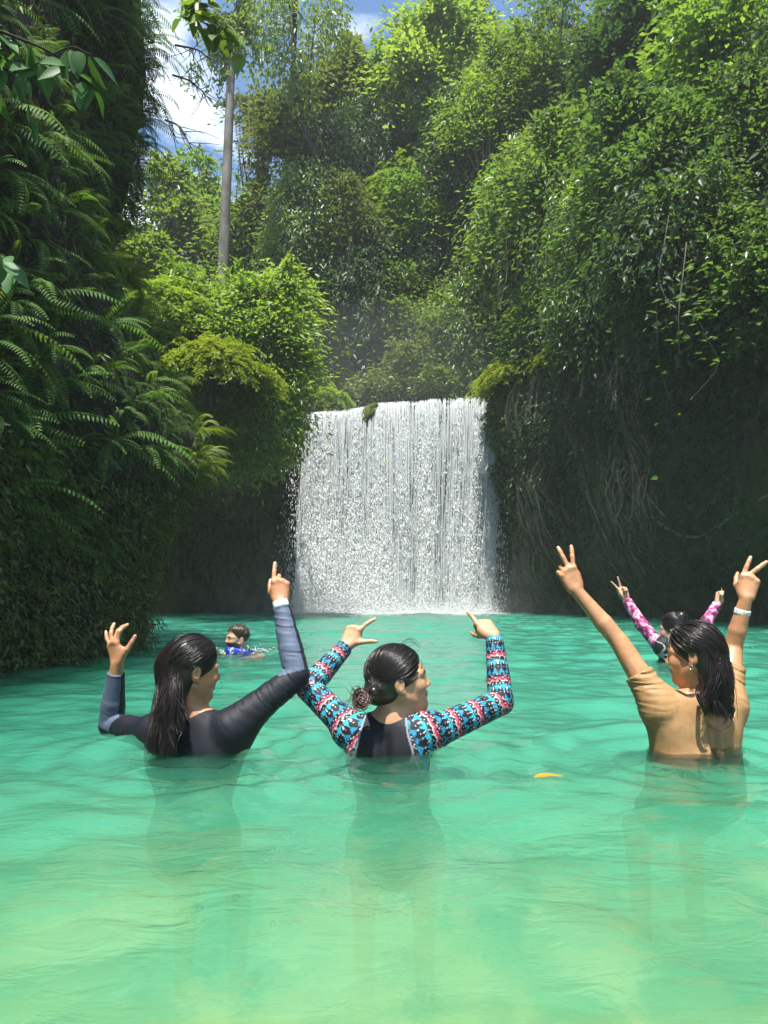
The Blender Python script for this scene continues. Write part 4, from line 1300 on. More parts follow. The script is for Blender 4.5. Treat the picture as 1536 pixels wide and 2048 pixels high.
# ------------------------------------------------------------------ leaves
def leaf_verts(pos, d, nr, ln, wd, fold=0.25, bend=0.0):
    """Folded diamond leaves: pos base, d along the leaf, nr face normal. (n,4,3)"""
    d = d / (np.linalg.norm(d, axis=1, keepdims=True) + 1e-9)
    s = np.cross(d, nr); s /= np.linalg.norm(s, axis=1, keepdims=True) + 1e-9
    u = np.cross(s, d)
    ln = np.asarray(ln)[:, None]; wd = np.asarray(wd)[:, None]
    m = pos + d * ln * 0.42
    return np.stack([pos, m + s * wd * .5 + u * wd * fold, pos + d * ln - u * ln * bend, m - s * wd * .5 + u * wd * fold], 1)


def leaves_mesh(name, pos, d, nr, ln, wd, rnd, fold=0.25, bend=0.06):
    v = leaf_verts(pos, d, nr, ln, wd, fold, bend)
    n = len(pos); b = np.arange(n)[:, None] * 4
    f = np.concatenate([b + [0, 1, 2], b + [0, 2, 3]])
    return make_mesh(name, v.reshape(-1, 3), f, {"rnd": np.repeat(rnd, 4)})


def rdir(rg, n):
    v = rg.normal(0, 1, (n, 3)); return v / np.linalg.norm(v, axis=1, keepdims=True)


def crown_mesh(name, rg, n, rx, ry, rz, ll, style, lw=0.42, hollow=0.35, gap=0.25, fine=1.0):
    """Leaves of one crown, centred on the origin."""
    if style == 'broad':
        rc = 0.26 * min(rx, rz) ** 0.5 * fine
        nc = max(14, int(n / 90))
        nl = 11
        lob = rdir(rg, nl) * rg.uniform(.2, .95, (nl, 1)); lr = rg.uniform(.16, .42, nl); kl = rg.integers(0, nl, nc)
        c = lob[kl] + rdir(rg, nc) * np.array([1.3, 1.3, .5]) * lr[kl][:, None] * (hollow + (1 - hollow) * rg.random((nc, 1)) ** 0.6)
        c = c * np.array([rx, ry, rz])
        k = rg.integers(0, nc, n)
        size = (rg.uniform(0.4, 1.6, nc) * np.where(rg.random(nc) < .2, 1.8, 1))[k] * rc
        a = rg.normal(0, 1, (n, 3)); a[:, 2] = a[:, 2] * 0.42 - 0.35 * (a[:, 0] ** 2 + a[:, 1] ** 2)
        pos = c[k] + a * size[:, None]
        d = np.stack([a[:, 0], a[:, 1], -0.45 + 0 * a[:, 0]], 1) + rg.normal(0, 0.5, (n, 3))
        nr = np.array([0, 0, 1.0]) + rg.normal(0, 0.45, (n, 3))
        tone = rg.uniform(0, 1, nc)[k] * 0.5 + rg.random(n) * 0.5
        # shoots that stick out of the crown, leaves along both sides
        nsh = max(10, n // 130); m_ = int(n * .30); kk = rg.integers(0, nsh, m_)
        b0 = c[rg.integers(0, nc, nsh)]; o_ = b0 / np.array([rx, ry, rz]); o_ = o_ / (np.linalg.norm(o_, axis=1, keepdims=True) + 1e-6) + rg.normal(0, .5, (nsh, 3)) + (0, 0, .35)
        o_ /= np.linalg.norm(o_, axis=1, keepdims=True)
        L_ = rg.uniform(.25, .75, nsh) * min(rx, rz) ** .6 * .9; t = rg.random(m_)
        pos[:m_] = b0[kk] + o_[kk] * (t * L_[kk])[:, None] - np.array([0, 0, 1.]) * (.45 * t * t * L_[kk])[:, None] + rg.normal(0, .02, (m_, 3))
        d[:m_] = o_[kk] + rg.normal(0, .75, (m_, 3)) - (0, 0, .3)
    elif style == 'draped':
        ns = max(24, int(n / 70))
        th = rg.uniform(0, 6.283, ns); rr = (0.45 + 0.55 * rg.random(ns)); zt = rg.uniform(-1, 1, ns)
        prof = np.sqrt(np.clip(1.05 - np.abs(zt) ** 3, 0.1, 1)) * (0.9 + 0.75 * vnoise(np.cos(th) * 2 + rg.random() * 9, np.sin(th) * 2, zt * 3))
        base = np.stack([np.cos(th) * rr * prof * rx, np.sin(th) * rr * prof * ry, zt * rz], 1)
        k = rg.integers(0, ns, n)
        L_ = rg.uniform(0.5, 1.9, ns)[k] * min(1.0, rz * .5)
        t = rg.random(n)
        out = np.stack([np.cos(th), np.sin(th), 0 * th], 1)[k]
        w = rg.uniform(.10, .28, ns)[k][:, None]
        pos = base[k] + out * (0.35 * np.sin(t * 2.6))[:, None] * 0.6 + np.stack([0 * t, 0 * t, -t * L_ + 0.25], 1) + rg.normal(0, 1, (n, 3)) * w
        d = out * 0.5 + np.array([0, 0, -0.8]) + rg.normal(0, 0.55, (n, 3))
        nr = out * 0.7 + np.array([0, 0, 0.8]) + rg.normal(0, 0.45, (n, 3))
        tone = rg.uniform(0, 1, ns)[k] * 0.55 + rg.random(n) * 0.45
    else:      # 'spray': arching twigs with leaflets on both sides
        per_ = 30
        ns = max(20, n // per_)
        c = rdir(rg, ns); c[:, 2] = np.abs(c[:, 2]) * 1.0 - 0.35 * rg.random(ns)
        c *= (0.45 + 0.55 * rg.random((ns, 1)) ** 0.5)
        c *= (1 + 0.28 * vnoise(c[:, 0] * 2.5 + 9 * rg.random(), c[:, 1] * 2.5, c[:, 2] * 2.5))[:, None]
        base = c * np.array([rx, ry, rz])
        o = c / (np.linalg.norm(c, axis=1, keepdims=True) + 1e-6) + rg.normal(0, 0.5, (ns, 3)); o[:, 2] = 0.30 + 0.5 * rg.random(ns)
        o /= np.linalg.norm(o, axis=1, keepdims=True)
        L_ = rg.uniform(5, 9, ns) * ll
        k = np.repeat(np.arange(ns), per_); n = len(k)
        t = np.tile(np.linspace(0.05, 1, per_), ns)
        sgn = np.tile(np.where(np.arange(per_) % 2, 1, -1), ns)
        pos = base[k] + o[k] * (t * L_[k])[:, None] - np.array([0, 0, 1.0]) * (0.75 * t ** 2 * L_[k])[:, None]
        tan_ = o[k] - np.array([0, 0, 1.0]) * (1.5 * t)[:, None]
        side = np.cross(tan_, np.array([0, 0, 1.0])); side /= np.linalg.norm(side, axis=1, keepdims=True) + 1e-6
        d = tan_ * 0.7 + side * sgn[:, None] * 1.1 + rg.normal(0, 0.22, (n, 3))
        nr = np.array([0, 0, 1.0]) + rg.normal(0, 0.28, (n, 3))
        tone = rg.uniform(0, 1, ns)[k] * 0.6 + rg.random(n) * 0.4
    ln = ll * np.clip(np.exp(rg.normal(-.08, .38, n)), .45, 1.5) * rg.uniform(.85, 1.3)
    return leaves_mesh(name, pos, d, nr, ln, ln * lw * rg.uniform(.8, 1.2, n), tone)


M_leaf = {
    'bright': leaf_mat("bright_leaves", [(0.065, 0.139, 0.025), (0.113, 0.218, 0.041), (0.178, 0.284, 0.062), (0.249, 0.330, 0.086)], 0.42, 0.42),
    'lime': leaf_mat("lime_leaves", [(0.072, 0.138, 0.020), (0.121, 0.209, 0.031), (0.176, 0.259, 0.044)], 0.45, 0.45),
    'mid': leaf_mat("mid_green_leaves", [(0.064, 0.122, 0.030), (0.112, 0.190, 0.043), (0.198, 0.278, 0.066)], 0.44, 0.36),
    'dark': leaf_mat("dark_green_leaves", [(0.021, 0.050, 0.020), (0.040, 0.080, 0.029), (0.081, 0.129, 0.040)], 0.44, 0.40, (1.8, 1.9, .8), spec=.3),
    'olive': leaf_mat("olive_leaves", [(0.064, 0.099, 0.029), (0.104, 0.144, 0.038), (0.160, 0.208, 0.048)], 0.35, 0.42),
    'glossy': leaf_mat("glossy_leaves", [(0.045, 0.100, 0.032), (0.079, 0.152, 0.044), (0.160, 0.241, 0.066)], 0.44, 0.34, spec=0.45),
    'yellow': leaf_mat("yellow_green_fronds", [(0.085, 0.14, 0.016), (0.14, 0.20, 0.022), (0.22, 0.27, 0.035)], 0.40, 0.5),
    'fern': leaf_mat("fern_green", [(0.050, 0.115, 0.030), (0.080, 0.165, 0.040), (0.115, 0.200, 0.050)], 0.38, 0.58, spec=.25),
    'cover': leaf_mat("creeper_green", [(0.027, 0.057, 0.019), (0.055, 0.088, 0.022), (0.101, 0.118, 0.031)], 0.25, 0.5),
}
M_bark = simple_mat("grey_bark", (0.23, 0.215, 0.18), 0.85, 0.2, 0.55, 5, 0.6, 14, (1, 1, 0.35))
M_dbark = simple_mat("dark_bark", (0.060, 0.052, 0.040), 0.9, 0.2, 0.5, 5, 0.6, 14, (1, 1, 0.35))
M_root = simple_mat("root_bark", (0.30, 0.255, 0.17), 0.9, 0.2, 0.6, 6, 0.4, 20)
M_stalk = simple_mat("dry_stalk", (0.12, 0.095, 0.055), 0.9, 0.2, 0.5, 8)


def trunk_mesh(name, rg, base, top, r, crown_c=None, rad=None, limbs=6, bend=0.04):
    """Trunk from base to top (local coordinates) with limbs that reach into the crown."""
    base = np.asarray(base, float); top = np.asarray(top, float); h = np.linalg.norm(top - base)
    mb = MB()
    c = [base + (top - base) * t + rg.normal(0, 1, 3) * np.array([1, 1, 0]) * bend * h * (0 < t < 1) * .5 for t in np.linspace(0, 1, 5)]
    p = spline(c, 16)
    v, f = tube(p, np.interp(np.linspace(0, 1, 16), [0, .08, 1], [r * 1.35, r, r * 0.55]), 10); mb.add(v, f)
    if crown_c is not None:
        for i in range(limbs):
            t = rg.uniform(0.55, 0.98); q = p[int(t * 15)]
            e = crown_c + rdir(rg, 1)[0] * rad * rg.uniform(.5, .95)
            m_ = (q + e) / 2 + rg.normal(0, .08, 3) * rad + (0, 0, .1 * rad[2])
            pth = spline([q, m_, e], 9)
            v, f = tube(pth, np.linspace(r * .42, r * .06, 9), 6); mb.add(v, f)
            for j in range(2):
                q2 = pth[rg.integers(3, 7)]; e2 = q2 + rdir(rg, 1)[0] * rad * .4
                v, f = tube([q2, (q2 + e2) / 2 + rg.normal(0, .05, 3), e2], [r * .14, r * .08, r * .03], 5); mb.add(v, f)
    return mb.mesh(name, True)


def tree(name, px, pt, pb, Y, wpx, kind, style, n, ll, label, cat="tree", group=None, base=None, seed=0, trunk_r=None, bark=None, lw=0.42, depth=None, dz=0.0, trunk=True, fine=1.0, limbs=6):
    """A tree whose crown reaches from pt to pb and is wpx wide when seen at pixel px from distance Y."""
    rg = np.random.default_rng(1000 + seed)
    top = P(px, pt, Y); bot = P(px, pb, Y); c = (top + bot) / 2
    rz = (top[2] - bot[2]) / 2; rx = wpx / 2 / FPX * Y * 1.03; ry = depth or min(rx, 2.2)
    g = base if base is not None else (c[0], Y, float(hill_z(c[0], Y)) - 0.2)
    g = np.array(g, float)
    if g[2] > bot[2] + 0.5 * rz: g[2] = bot[2] + 0.2 * rz
    root = empty(name, g)
    cm = crown_mesh("crown", rg, int(n * 2.1), rx * 1.10, ry, rz * 1.06, ll * 0.72, style, lw, fine=fine)
    obj("crown", cm, M_leaf[kind], root, loc=c - g)
    if trunk:
        r = trunk_r or min(0.13, max(0.05, 0.035 * (c[2] + rz - g[2])))
        if 'slender' in name: r = .065; bark = M_bark
        tm = trunk_mesh("trunk" if cat == "tree" else "stem", rg, (0, 0, 0), (c - g) + (0, 0, rz * .35), r, c - g, np.array([rx, ry, rz]), limbs)
        obj("trunk" if cat == "tree" else "stem", tm, bark or M_dbark, root)
    tag(root, label, cat, group)
    return root


BACK = "forest trees behind the waterfall"
SIDE = "forest trees on the right slope"
BUSH = "sunlit bushes left of the waterfall"
_seed = 0
rows = [
    # name, px, top, bottom, Y, width, kind, style, leaves, leaf length, label, category, group
    ("forest_tree", 345, 285, 520, 27, 120, 'mid', 'broad', 5200, .30, "small mid green tree against the sky between cliff edge and bare trunk", "tree", BACK),
    ("forest_tree", 402, 300, 540, 30, 130, 'bright', 'broad', 4600, .30, "light green tree low against the sky just left of the bare trunk", "tree", BACK),
    ("forest_tree", 300, 455, 600, 22, 110, 'mid', 'broad', 3600, .26, "mid green tree showing through the notch in the dark cliff", "tree", BACK),
    ("forest_tree", 505, 345, 560, 25, 120, 'mid', 'broad', 5200, .26, "rounded mid green tree just right of the bare trunk", "tree", BACK),
    ("forest_tree", 566, 130, 470, 24, 130, 'olive', 'broad', 3400, .26, "sparse olive tree with sky showing through beside the tall bare trunk", "tree", BACK),
    ("forest_tree", 605, 350, 600, 23, 130, 'mid', 'draped', 7600, .22, "mid green vine covered tree at the right edge of the sky gap", "tree", BACK),
    ("forest_tree", 672, 28, 330, 27, 170, 'olive', 'broad', 6200, .28, "tall pale olive tree whose top touches the blue sky", "tree", BACK),
    ("forest_tree", 655, 250, 640, 24, 120, 'dark', 'draped', 8200, .22, "dark vine draped column beneath the tall pale olive tree", "tree", BACK),
    ("forest_tree", 735, 205, 560, 25, 140, 'dark', 'draped', 8600, .22, "dark ivy wrapped column with hanging vines left of the bright feathery column", "tree", BACK),
    ("forest_tree", 770, 75, 330, 27, 160, 'bright', 'broad', 6200, .28, "bright green canopy tree under the small white cloud", "tree", BACK),
    ("forest_tree", 800, 310, 620, 24, 130, 'lime', 'spray', 9000, .15, "bright feathery column of lime foliage in the middle of the forest", "tree", BACK),
    ("forest_tree", 735, 470, 700, 23, 170, 'dark', 'draped', 7600, .20, "dark glinting creeper mass above the misty gap left of centre", "tree", BACK),
    ("forest_tree", 885, 10, 330, 25, 210, 'bright', 'broad', 8200, .25, "wide yellow green canopy tree right of the blue sky", "tree", BACK),
    ("forest_tree", 930, -40, 160, 29, 170, 'bright', 'broad', 4200, .28, "bright tree top touching the upper frame right of the sky", "tree", BACK),
    ("forest_tree", 905, 205, 600, 23, 110, 'dark', 'draped', 8200, .20, "very dark ivy wrapped column right of the feathery column", "tree", BACK),
    ("forest_tree", 985, 250, 690, 22.5, 120, 'dark', 'draped', 8600, .20, "dark slender vine column at the forest edge above the right cliff", "tree", BACK),
    ("forest_tree", 850, 540, 740, 22.5, 180, 'mid', 'broad', 7200, .18, "mid green tree low behind the right half of the falls", "tree", BACK),
    ("forest_tree", 945, 560, 770, 21.8, 150, 'mid', 'draped', 6600, .18, "creeper hung tree just above the right end of the waterfall lip", "tree", BACK),
    ("forest_tree", 1010, 30, 300, 22, 220, 'mid', 'broad', 8200, .22, "broad mid green canopy tree at the upper middle right", "tree", SIDE),
    ("forest_tree", 1060, 300, 640, 20, 170, 'mid', 'draped', 8200, .20, "tall creeper covered tree at the middle of the right slope", "tree", SIDE),
    ("forest_tree", 1150, -40, 240, 20, 240, 'mid', 'broad', 8600, .20, "big mid green crown at the upper frame in the right forest", "tree", SIDE),
    ("forest_tree", 1130, 210, 480, 17.5, 210, 'glossy', 'broad', 8200, .19, "glossy leaved tree above the dark middle of the right slope", "tree", SIDE),
    ("forest_tree", 1290, -80, 200, 17, 260, 'dark', 'broad', 8200, .19, "dark green crown at the top of the right forest", "tree", SIDE),
    ("forest_tree", 1460, -120, 190, 14, 300, 'bright', 'broad', 9000, .17, "sunlit bright crown in the upper right corner", "tree", SIDE),
    ("forest_tree", 1290, 170, 430, 14, 260, 'glossy', 'broad', 9000, .17, "glossy tree with white glints below the dark crown on the right", "tree", SIDE),
    ("forest_tree", 1470, 130, 420, 12.5, 240, 'glossy', 'broad', 9000, .17, "glossy leaved tree at the right edge below the bright corner crown", "tree", SIDE),
    ("forest_tree", 1190, 400, 660, 15.5, 200, 'glossy', 'draped', 7600, .17, "shaded glossy tree hanging over the middle of the right cliff", "tree", SIDE),
    ("forest_tree", 1360, 390, 640, 12.5, 240, 'dark', 'draped', 8200, .16, "dark tangled tree with bare twigs over the right cliff", "tree", SIDE),
    ("forest_tree", 1490, 400, 690, 11.2, 190, 'glossy', 'broad', 6800, .16, "glossy big leaved tree hanging low at the right edge over the cliff", "tree", SIDE),
    ("forest_tree", 1085, 560, 720, 18, 130, 'mid', 'broad', 5200, .17, "small mid green tree on the cliff top right of the falls", "tree", SIDE),
    ("forest_tree", 1620, 60, 640, 12, 260, 'dark', 'draped', 6500, .2, "dark tree cut by the right edge of the picture", "tree", SIDE),
    ("forest_tree", 590, -90, 150, 22, 150, 'mid', 'draped', 2300, .20, "airy hanging tree top dipping in from the upper frame over the sky gap", "tree", BACK, (-0.6, 24.5, 5.8)),
    ("slender_tree", 1004, 330, 470, 19.5, 90, 'bright', 'broad', 2200, .18, "slender tree with a long bare stem nearest the right end of the falls", "tree", SIDE),
    ("slender_tree", 1082, 250, 420, 18.0, 110, 'mid', 'broad', 2600, .17, "slender tree with a long bare stem in the dark middle of the right slope", "tree", SIDE),
    ("slender_tree", 1238, 300, 440, 14.4, 110, 'bright', 'broad', 2200, .16, "slender bright tree leaning over the middle of the right cliff", "tree", SIDE),
    ("slender_tree", 1405, 330, 450, 11.6, 130, 'glossy', 'broad', 2200, .15, "slender glossy tree standing near the right edge in front of the tangle", "tree", SIDE),
    ("slender_tree", 968, 150, 330, 21.5, 120, 'bright', 'broad', 3600, .18, "slender tree with a dark bare stem in front of the dark vine column", "tree", BACK),
    ("slender_tree", 1018, 360, 520, 20.5, 110, 'mid', 'broad', 3200, .17, "slender tree with a thin stem above the right corner of the falls", "tree", BACK),
    ("slender_tree", 700, 360, 500, 22.5, 110, 'olive', 'broad', 2600, .18, "slender olive tree rising from the misty gap left of centre", "tree", BACK),
    ("slender_tree", 850, 330, 480, 22.6, 100, 'bright', 'broad', 2600, .18, "slender bright tree between the feathery column and the dark ivy column", "tree", BACK),
    ("forest_tree", 515, 110, 350, 26, 120, 'olive', 'broad', 1100, .24, "thin olive tree top scattered across the sky just right of the bare trunk", "tree", BACK),
    # bushes on the ledge left of the falls
    ("bush", 395, 500, 700, 16.8, 240, 'lime', 'broad', 8500, .17, "large lime green leafy bush at the foot of the bare trunk", "bush", BUSH),
    ("bush", 524, 520, 740, 15.8, 155, 'bright', 'broad', 7500, .16, "lime green leafy bush standing nearest the misty gap", "bush", BUSH),
    ("bush", 480, 590, 800, 16.0, 220, 'bright', 'broad', 10500, .135, "bright green leafy bush in the middle of the ledge", "bush", BUSH),
    ("bush", 330, 560, 760, 15.5, 160, 'lime', 'spray', 9000, .11, "lime bush beside the dark cliff edge", "bush", BUSH),
    ("bush", 552, 660, 815, 15.8, 90, 'bright', 'broad', 7200, .13, "bright leafy bush overhanging the left end of the waterfall", "bush", BUSH),
    ("bush", 515, 740, 900, 15.8, 120, 'bright', 'draped', 6400, .14, "leafy bush hanging down the rock left of the falls", "bush", BUSH),
    ("bush", 425, 690, 830, 14.0, 170, 'yellow', 'spray', 9500, .11, "yellow green ferny bush in full sun above the dark hollow", "bush", BUSH),
    ("bush", 460, 790, 930, 15.2, 150, 'mid', 'draped', 6000, .13, "shaded creeper bush hanging under the yellow ferny bush", "bush", BUSH),
    ("bush", 640, 778, 826, 20.9, 70, 'lime', 'spray', 2600, .11, "small lime bush on the lip at the left end of the falls", "bush", BUSH),
    ("bush", 1035, 720, 815, 18.3, 110, 'yellow', 'spray', 5600, .10, "yellow green ferny bush at the right end of the waterfall lip", "bush", None),
    ("bush", 1080, 765, 860, 17.9, 70, 'yellow', 'broad', 2600, .07, "small mustard moss bush under the yellow ferny bush right of the falls", "bush", None),
    ("bush", 1128, 680, 775, 17.0, 60, 'yellow', 'spray', 2400, .11, "hanging bright fern tuft on the rock edge right of the falls", "bush", None),
    ("bush", 800, 690, 800, 22.0, 170, 'olive', 'broad', 4600, .15, "dull olive bush on the river bank behind the waterfall lip", "bush", None),
    ("bush", 905, 680, 795, 21.6, 150, 'mid', 'broad', 4200, .14, "mid green bush on the river bank behind the right half of the lip", "bush", None),
]
for i, rw in enumerate(rows):
    nm, px, pt, pb, Y, w, kd, st, n, ll, lab, cat, grp = rw[:13]; bs = rw[13] if len(rw) > 13 else None
    tree(nm, px, pt, pb, Y, w, kd, st, int(n * 1.0), ll, lab, cat, grp, base=bs, seed=i)

# far trees that close the view between the trunks
rg = np.random.default_rng(77)
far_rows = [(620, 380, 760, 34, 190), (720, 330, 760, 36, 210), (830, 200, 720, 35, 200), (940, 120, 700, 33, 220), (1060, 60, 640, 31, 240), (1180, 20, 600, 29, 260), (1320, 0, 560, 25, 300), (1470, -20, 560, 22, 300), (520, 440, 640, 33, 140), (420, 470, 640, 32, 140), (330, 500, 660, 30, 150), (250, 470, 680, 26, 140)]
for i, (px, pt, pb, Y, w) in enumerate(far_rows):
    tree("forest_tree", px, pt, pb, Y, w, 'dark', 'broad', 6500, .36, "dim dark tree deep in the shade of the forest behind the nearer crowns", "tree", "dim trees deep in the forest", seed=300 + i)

# tall bare trunk
g = P(447, 520, 20.0); tp = P(467, 30, 20.0); g[2] = 5.0
root = empty("bare_tree", g)
rg = np.random.default_rng(5)
mb = MB()
foot = P(447, 520, 20.0)
pth = spline([np.zeros(3), foot - g, P(455, 320, 20.0) - g, P(463, 120, 20.0) - g, tp - g], 30)
v, f = tube(pth, np.interp(np.linspace(0, 1, 30), [0, .5, 1], [.155, .125, .085]), 14); mb.add(v, f)
obj("trunk", mb.mesh("trunk", True), M_bark, root)
mb = MB(); tips = []
for i in range(16):
    q = pth[rg.integers(22, 30)]; e = q + np.array([rg.uniform(-1.3, 1.3), rg.uniform(-.8, .8), rg.uniform(-.5, 1.1)])
    pp = spline([q, (q + e) / 2 + (0, 0, .2), e], 8); v, f = tube(pp, np.linspace(.03, .006, 8), 5); mb.add(v, f)
    for j in range(5):
        q2 = pp[rg.integers(2, 8)]; e2 = q2 + np.array([rg.normal(0, .25), rg.normal(0, .25), -rg.uniform(.3, 1.1)])
        v, f = tube(spline([q2, (q2 + e2) / 2 + rg.normal(0, .05, 3), e2], 6), np.linspace(.010, .004, 6), 4); mb.add(v, f); tips.append((q2, e2))
obj("branches", mb.mesh("branches", True), M_dbark, root)
n = 2600; k = rg.integers(0, len(tips), n); A = np.array([a for a, b in tips])[k]; B = np.array([b for a, b in tips])[k]
pos = A + (B - A) * rg.random((n, 1)) + rg.normal(0, .07, (n, 3))
obj("crown", leaves_mesh("crown", pos, rg.normal(0, .6, (n, 3)) + (0, 0, -.7), rg.normal(0, .5, (n, 3)) + (0, 0, 1), rg.uniform(.12, .2, n), rg.uniform(.05, .08, n), rg.random(n)), M_leaf['mid'], root)
tag(root, "tall straight grey trunk standing bare against the sky left of the falls", "tree")

# ------------------------------------------------------------------ ground cover no one could count
def cover(name, pos, nrm_, ll, kind, label, rg, hang=0.9, w=0.4):
    n = len(pos)
    d = nrm_ * 0.6 + np.array([0, 0, -hang]) + rg.normal(0, .5, (n, 3))
    nr = nrm_ + np.array([0, 0, .5]) + rg.normal(0, .5, (n, 3))
    ln = ll * rg.uniform(.5, 1.5, n)
    o = obj(name, leaves_mesh(name, pos, d, nr, ln, ln * w, rg.random(n)), M_leaf[kind])
    return tag(o, label, None, None, "stuff")


rg = np.random.default_rng(88)
n = 60000
uy = rg.uniform(1.5, 9.3, n); uz = rg.uniform(-0.05, 7.6, n)
dens = 0.42 + 0.9 * vnoise(uy * 1.3, uz * 1.1, 4.0) + 0.40 * (uz < 1.6) - 0.2 * (uz > 3.8)
k = rg.random(n) < dens; uy, uz = uy[k], uz[k]
e = .05
x0 = left_surface(uy, uz); nx_ = np.ones_like(x0); ny_ = -(left_surface(uy + e, uz) - x0) / e; nz_ = -(left_surface(uy, uz + e) - x0) / e
nn = np.stack([nx_, ny_, nz_], 1); nn /= np.linalg.norm(nn, axis=1, keepdims=True)
pos = np.stack([x0, uy, uz], 1) + nn * rg.uniform(0, .12, (len(x0), 1))
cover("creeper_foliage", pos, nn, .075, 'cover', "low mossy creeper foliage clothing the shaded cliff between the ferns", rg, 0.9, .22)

lo = (uz < 1.5) & (rg.random(len(uz)) < .8)
pos2 = np.repeat(pos[lo], 2, 0) + rg.normal(0, .05, (2 * lo.sum(), 3)); nn2 = np.repeat(nn[lo], 2, 0)
cover("moss_foliage", pos2 + nn2 * .08, nn2, .05, 'olive', "soft olive moss and small leaves on the foot of the left cliff at the waterline", rg, .8, .35)

n = 34000
s_ = rg.integers(6, i_l + 6, n); z_ = rg.uniform(.9, 6.0, n)
wp = np.array([wall_point(a, b)[0] for a, b in zip(s_, z_)]); wn = np.stack([nrm[s_, 0], nrm[s_, 1], 0 * s_], 1)
kk = rg.random(n) < 0.55 + 0.8 * vnoise(wp[:, 0] * .8, wp[:, 1], wp[:, 2] * .7)
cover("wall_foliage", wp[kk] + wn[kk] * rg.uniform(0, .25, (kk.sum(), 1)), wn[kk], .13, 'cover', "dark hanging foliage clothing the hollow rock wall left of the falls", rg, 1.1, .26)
n = 40000
s_ = rg.integers(i_r + 2, len(plan) - 28, n); z_ = np.clip(rg.normal(4.7, 2.0, n), 0.7, 7.9)
wp = np.array([wall_point(a, b)[0] for a, b in zip(s_, z_)]); wn = np.stack([nrm[s_, 0], nrm[s_, 1], 0 * s_], 1)
kk = rg.random(n) < 0.5 + 0.9 * vnoise(wp[:, 0] * .9, wp[:, 1] * .9, wp[:, 2] * .8)
cover("cliff_top_foliage", wp[kk] + wn[kk] * rg.uniform(0, .35, (kk.sum(), 1)), wn[kk], .13, 'dark', "dark foliage spilling over the top of the right rock wall", rg, 1.0, .34)
n = 120000
gx = rg.uniform(-14, 24, n); gy = rg.uniform(12, 52, n)
kk = (gy > 20.9) | (gx > np.interp(gy, [12.5, 15, 17, 19, 21], [6.3, 5.5, 4.3, 3.1, 2.4])) | ((gx < -2.8) & (gy > 17))
kk &= ~((np.abs(gx - .4) < 2.4) & (gy < 27))
gx, gy = gx[kk], gy[kk]
gz = hill_z(gx, gy)
pos = np.stack([gx, gy, gz + rg.random(len(gx)) ** 2 * 1.6], 1)
nn = np.tile(np.array([0, -0.3, 1.0]), (len(gx), 1))
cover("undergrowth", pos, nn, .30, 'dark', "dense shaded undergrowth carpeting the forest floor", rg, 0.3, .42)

# ------------------------------------------------------------------ ferns on the left cliff
def frond(rg, length, droop, pairs=24, width=0.062):
    """One frond that leaves the origin along +x and hangs down. Returns verts, faces, tone."""
    t = np.linspace(0, 1, pairs * 2 + 2)
    a0 = rg.uniform(0.15, 0.7)
    ang = a0 - droop * t ** 1.1
    st = length / len(t)
    x = np.cumsum(np.cos(ang)) * st; z = np.cumsum(np.sin(ang)) * st; y = 0.05 * length * np.sin(t * 2.2 + rg.uniform(0, 6))
    mid = np.stack([x, y, z], 1)
    V_, F3 = [], []
    nv = 0
    v, f = tube(mid[::3], np.linspace(.0035, .001, len(mid[::3])), 3); V_.append(v); F4 = f; nv = len(v)
    tt = t[2::2]; m_ = mid[2::2]; an = ang[2::2]
    prof = np.sin(np.clip(tt, 0, 1) * math.pi * .93 + .12) ** .6 * width * length / .55
    d_ = np.stack([np.cos(an), 0 * an, np.sin(an)], 1); up_ = np.stack([-np.sin(an), 0 * an, np.cos(an)], 1)
    P_, D_, N_, Ln = [], [], [], []
    for sg in (-1, 1):
        P_.append(m_); D_.append(d_ * .35 + np.array([0, sg, 0]) - up_ * rg.uniform(.1, .5)); N_.append(up_ + np.array([0, sg * .25, 0])); Ln.append(prof)
    pos = np.concatenate(P_); dd = np.concatenate(D_); nn_ = np.concatenate(N_); ln = np.concatenate(Ln)
    lv = leaf_verts(pos, dd, nn_, ln, np.full(len(ln), length / pairs * 0.62), .12, .16).reshape(-1, 3)
    b = np.arange(len(pos))[:, None] * 4
    f3 = np.concatenate([b + [0, 1, 2], b + [0, 2, 3]])
    return (V_[0], F4), (lv, f3)


def fern_mesh(seed, nfr, L0, droop):
    rg = np.random.default_rng(seed); mb = MB()
    for i in range(nfr):
        (v1, f1), (v2, f2) = frond(rg, L0 * rg.uniform(.65, 1.15), droop * rg.uniform(.7, 1.3), pairs=22)
        ya = rg.uniform(-1.15, 1.15); ro = rg.normal(0, .45); tl = rg.uniform(-.5, .35)
        cz, sz = math.cos(ya), math.sin(ya); cr, sr_ = math.cos(ro), math.sin(ro); ct, s_t = math.cos(tl), math.sin(tl)
        Rz = np.array([[cz, -sz, 0], [sz, cz, 0], [0, 0, 1]]); Rx = np.array([[1, 0, 0], [0, cr, -sr_], [0, sr_, cr]]); Ry = np.array([[ct, 0, s_t], [0, 1, 0], [-s_t, 0, ct]])
        M_ = Rz @ Ry @ Rx; o = rg.normal(0, .02, 3)
        tn = rg.random()
        mb.add(v1 @ M_.T + o, f1, rnd=tn); mb.add(v2 @ M_.T + o, f2, rnd=np.clip(tn + rg.normal(0, .12, len(v2)), 0, 1))
    return mb.mesh("fern")


